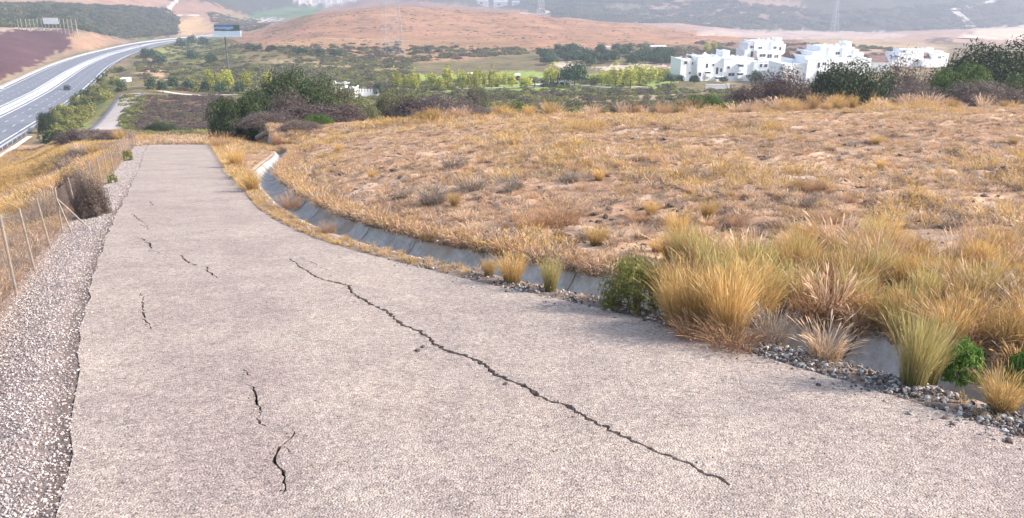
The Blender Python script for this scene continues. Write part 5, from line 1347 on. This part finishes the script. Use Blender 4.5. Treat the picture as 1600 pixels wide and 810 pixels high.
# two tiny kiosks among the poplars, white box by the side road, far white houses, bluish shed
def cottage(u, D, v0, v1, wpx, label, mat='wall', name='small_house'):
    D = hit(u, v1, 100)[1]; b = Building(name, u, D, v1, label, 'house'); x0, z1 = b.xz(u - wpx / 2, v0); x1, z0 = b.xz(u + wpx / 2, v1); dp = max(3, (x1 - x0) * .5)
    b.part('wall', MB().box(x0, x1, 0, dp, -3, z1), M[mat]); z0 = min(z0, 0.0); q = (z1 - max(z0, 0)) * .22; q = max(q, .25)
    b.part('roof', MB().hexa([(x0 - .2, -.2, z1), (x1 + .2, -.2, z1), (x0 - .2, dp + .2, z1), (x1 + .2, dp + .2, z1), (x0, dp * .45, z1 + q), (x1, dp * .45, z1 + q), (x0, dp * .55, z1 + q), (x1, dp * .55, z1 + q)]), M['conc_pale'])
    h_ = z1; b.part('window', MB().box(x0 + (x1 - x0) * .3, x0 + (x1 - x0) * .5, -.03, .05, h_ * .3, h_ * .65), M['glass'])
cottage(734, 262, 116, 124, 7, 'tiny white roofed kiosk among the poplars', 'leaf_purple' if False else 'bark'); cottage(808, 258, 118, 126, 8, 'tiny kiosk with white top at the right end of the poplar row', 'bark')
cottage(193, 205, 123.5, 129, 11, 'pale concrete box beside the upper end of the side road', 'conc_pale', 'concrete_box')
cottage(754, 1500, 1, 9, 18, 'left one of the two far white houses on the top edge of the hills', 'wall'); cottage(782, 1500, 3, 11, 22, 'right one of the two far white houses on the top edge of the hills', 'wall')
cottage(806, 1520, 3, 8, 12, 'small far white house right of the pair at the top edge', 'wall')
cottage(1101, 1150, 37, 41, 5, 'left dot sized white farm house on the far pink plain', 'wall'); cottage(1107.5, 1150, 37, 41, 4, 'right dot sized white farm house on the far pink plain', 'wall')
cottage(1029, 345, 73, 79, 24, 'bluish flat shed at the right end of the tree belt', 'galv', 'shed'); cottage(942, 350, 74, 78, 22, 'pale low building inside the tree belt', 'conc_pale', 'small_house')
for k in range(14):
    u = 455 + 100 * random.random(); cottage(u, 2500 + random.uniform(-150, 150), 1, 4, random.uniform(3, 8), 'tiny far white house of the town beyond the orange hill', 'wall', 'far_house')
for o_ in [o for o in S.objects if o.name.startswith('far_house')]: o_['group'] = 'houses of the far town beyond the orange hill'

# ------------------------------------------------------------------ lattice pylons
def pylon(u, D, vb, hh, w0, label, r=.16):
    x, y, z = at(u, D, vb); t = empty('pylon', (x, y, z), label, 'pylon', rz=.4)
    n = 11; lv = [hh * (1 - (1 - k / n) ** 1.15) for k in range(n + 1)]; wd = lambda q: w0 / 2 * (1 - q / hh) ** 1.1 + .7
    c = ((-1, -1), (1, -1), (1, 1), (-1, 1))
    for cx, cy in c:
        MB().path([(cx * wd(q), cy * wd(q), q) for q in lv], r, r * .7, 4).build('leg', M['galv'], t)
    m = MB()
    for k in range(n):
        a, b = wd(lv[k]), wd(lv[k + 1])
        for j in range(4):
            p, q = c[j], c[(j + 1) % 4]
            m.tube((p[0] * a, p[1] * a, lv[k]), (q[0] * b, q[1] * b, lv[k + 1]), r * .5, n=3, caps=False); m.tube((q[0] * a, q[1] * a, lv[k]), (p[0] * b, p[1] * b, lv[k + 1]), r * .5, n=3, caps=False)
            m.tube((p[0] * b, p[1] * b, lv[k + 1]), (q[0] * b, q[1] * b, lv[k + 1]), r * .5, n=3, caps=False)
    m.build('bracing', M['galv'], t)
    for q in (.78, .88, .97):
        zz = hh * q; L = 6.5
        MB().tube((-L, 0, zz + .4), (0, 0, zz + 1.4), r * .6, n=4).tube((-L, 0, zz + .4), (0, 0, zz), r * .6, n=4).tube((L, 0, zz + .4), (0, 0, zz + 1.4), r * .6, n=4).tube((L, 0, zz + .4), (0, 0, zz), r * .6, n=4).build('cross_arm', M['galv'], t)
pylon(615, 420, 105, 62, 8.5, 'tall grey lattice pylon standing at the foot of the orange hill', .08)
pylon(845, 1300, 22, 60, 9, 'faint far lattice pylon on the blue hills above the orange hill', .22)
pylon(1303, 1420, 50, 60, 9, 'faint far lattice pylon against the mountain at the right', .2)

# ------------------------------------------------------------------ billboard on one pole
def print_mat():
    m, n, l, p = mat_new('billboard_print'); P = pos(n)
    tc = n.new('ShaderNodeTexCoord'); sp = n.new('ShaderNodeSeparateXYZ'); l.new(tc.outputs['Generated'], sp.inputs[0])
    ns = noise(n, l, .5, 5, .6, P)
    ad = n.new('ShaderNodeMath'); ad.operation = 'MULTIPLY_ADD'; l.new(ns.outputs[0], ad.inputs[0]); ad.inputs[1].default_value = .7; l.new(sp.outputs['Z'], ad.inputs[2])
    c = ramp(n, l, ad.outputs[0], [(.45, (.03, .06, .07)), (.62, (.10, .22, .34)), (.85, (.34, .48, .70)), (1.0, (.10, .16, .30)), ])
    fx = ramp(n, l, sp.outputs['X'], [(.72, 0.0), (.8, 1.0)]); c = mixc(n, l, fx, c, (.03, .09, .07))
    l.new(c, p.inputs['Base Color']); p.inputs['Roughness'].default_value = .6; return m
M['print'] = print_mat()
def billboard():
    D = 300; u = 355; t0, s0 = ts(u, 95); x = t0 * D; z = h1(x, D); b = empty('billboard', (x, D, z), 'billboard on a single pole with a dark blue picture above a pale blue panel', 'billboard')
    Z = lambda v: EZ + ts(u, v)[1] * D - z; X = lambda q: ts(q, 50)[0] * D - x
    MB().tube((0, .4, -1), (0, .4, Z(45)), .30, .24, 12).build('pole', M['dk_metal'], b)
    o = MB().box(X(335), X(375), 0, .25, Z(48.5), Z(39)).build('picture_panel', M['dk_metal'], b)
    MB().box(X(335) + .12, X(375) - .12, -.03, -.003, Z(48.5) + .1, Z(39) - .1).build('print', M['print'], o)
    o = MB().box(X(333.5), X(376), -.15, .25, Z(57.5), Z(49)).build('lower_panel', simple('pale_blue_panel', (.62, .70, .80), .5, .06, .5), b)
    k = MB(); [k.box(X(333.5) + i * .9, X(333.5) + i * .9 + .06, -.18, -.153, Z(57.5), Z(49)) for i in range(1, 11)]; k.build('panel_joint', M['galv'], o)
    MB().box(X(334), X(376), -.9, -.2, Z(58.3), Z(58.0)).build('catwalk', M['galv'], b)
    MB().box(X(345), X(365), .26, .5, Z(52), Z(45)).build('back_frame', M['dk_metal'], b)
billboard()
# row of posts carrying a pale panel above the ploughed bank
def post_sign():
    D = 545; u = 70; x, y, z = at(u, D, 47); b = empty('post_frame_sign', (x, y, z), 'row of tall bare posts with one white panel in the middle, above the purple bank', 'sign')
    post = M['conc_pale']; z0s = []
    hh = (ts(u, 29.5)[1] - ts(u, 47)[1]) * D
    cols = [28.5, 33.5, 41, 47, 53, 59, 65.5, 71, 76, 82, 88, 94, 100, 106, 112, 119]
    for i, c in enumerate(cols):
        xx = ts(c, 40)[0] * D; zz = h1(xx, D); o = MB().box(-.22, .22, -.15, .15, -.5, EZ + ts(c, 30 if i not in (0, 15) else 31)[1] * D - zz).build('post', M['post_paint'], b); o.matrix_parent_inverse = Matrix.Translation((-x, -y, -z)); o.location = (xx, D, zz)
    x0 = ts(68, 35)[0] * D - x; x1 = ts(91.5, 35)[0] * D - x; za = EZ + ts(80, 37.8)[1] * D - z; zb = EZ + ts(80, 28.3)[1] * D - z
    MB().box(x0, x1, -.35, -.16, za, zb).build('panel', M['wall'], b)
    xa = ts(28.5, 35)[0] * D - x; xb = ts(119, 35)[0] * D - x
    for v in (32, 44): zc = EZ + ts(70, v)[1] * D - z; MB().box(xa, xb, .155, .28, zc - .08, zc + .08).build('rail', M['dk_metal'], b)
M['post_paint'] = simple('faded_post_paint', (.42, .42, .30), .8, .15, .5)
post_sign()

# ------------------------------------------------------------------ dark car on the motorway
def make_car():
    x, y = mot(133, 139); L_ = MC; i = int(np.argmin(np.linalg.norm(L_ - np.array([x, y]), axis=1))); d = L_[i + 1] - L_[i]; rz = math.atan2(d[1], d[0]) - math.pi / 2
    lane = offset(L_, 6.7)[i]; z = float(MOT_Z(np.array(lane[1])))
    t = empty('parked_car' if False else 'car', (lane[0], lane[1], z + .01), 'dark car driving away in the near carriageway of the motorway', 'car', rz=rz)
    import bmesh
    def loft(rows, name, mat, par):
        mb = MB()
        for r0, r1 in zip(rows[:-1], rows[1:]):
            (y0, w0, a0, b0), (y1, w1, a1, b1) = r0, r1
            mb.hexa([(-w0, y0, a0), (w0, y0, a0), (-w1, y1, a1), (w1, y1, a1), (-w0 * .94, y0, b0), (w0 * .94, y0, b0), (-w1 * .94, y1, b1), (w1 * .94, y1, b1)])
        return mb.build(name, mat, par)
    loft([(-2.15, .78, .35, .80), (-2.0, .86, .22, .95), (-1.1, .89, .20, .98), (1.0, .89, .20, .92), (1.9, .84, .22, .78), (2.15, .70, .32, .62)], 'body', M['car_paint'], t)
    cb = loft([(-1.85, .74, .95, 1.0), (-1.35, .73, .96, 1.40), (-.2, .72, .96, 1.47), (.35, .72, .93, 1.40), (1.1, .76, .90, .96)], 'cabin', M['car_paint'], t)
    MB().hexa([(-.62, -1.80, 1.03), (.62, -1.80, 1.03), (-.62, -1.72, 1.03), (.62, -1.72, 1.03), (-.56, -1.44, 1.37), (.56, -1.44, 1.37), (-.56, -1.36, 1.37), (.56, -1.36, 1.37)]).build('rear_window', M['glass'], t)
    for s_ in (-1, 1):
        MB().hexa([(s_ * .735, -1.3, 1.0), (s_ * .75, -1.3, 1.0), (s_ * .735, .75, .98), (s_ * .75, .75, .98), (s_ * .69, -1.15, 1.36), (s_ * .712, -1.15, 1.36), (s_ * .69, .25, 1.36), (s_ * .712, .25, 1.36)]).build('side_window', M['glass'], t)
        MB().box(s_ * .72 - .12, s_ * .72 + .12, -2.17, -2.02, .70, .86).build('tail_lamp', M['lamp'], t)
        for yy in (-1.35, 1.35):
            o = MB().tube((s_ * .70, yy, .32), (s_ * .90, yy, .32), .32, .32, 14).build('wheel', M['rubber'], t); MB().tube((s_ * .895, yy, .32), (s_ * .915, yy, .32), .19, .19, 10).build('rim', M['galv'], o)
    MB().box(-.8, .8, -2.22, -2.12, .34, .52).build('bumper', M['dk_metal'], t)
make_car()

# ------------------------------------------------------------------ haze
def haze():
    m = bpy.data.materials.new('haze'); m.use_nodes = True; n = m.node_tree.nodes; l = m.node_tree.links
    n.remove(n['Principled BSDF']); v = n.new('ShaderNodeVolumePrincipled')
    v.inputs['Color'].default_value = (0.76, 0.81, 1.0, 1); v.inputs['Density'].default_value = 0.00047; v.inputs['Anisotropy'].default_value = 0.2
    l.new(v.outputs[0], n['Material Output'].inputs['Volume'])
    zs = [c[2] for c in (S.objects['ground'].bound_box)]; zmin, zmax = min(zs), max(zs)
    o = MB().box(-8200, 8200, -60, 5400, zmin - 1.0, max(zmax, 60) + 5).build('haze', m); tag(o, kind='stuff')
haze()
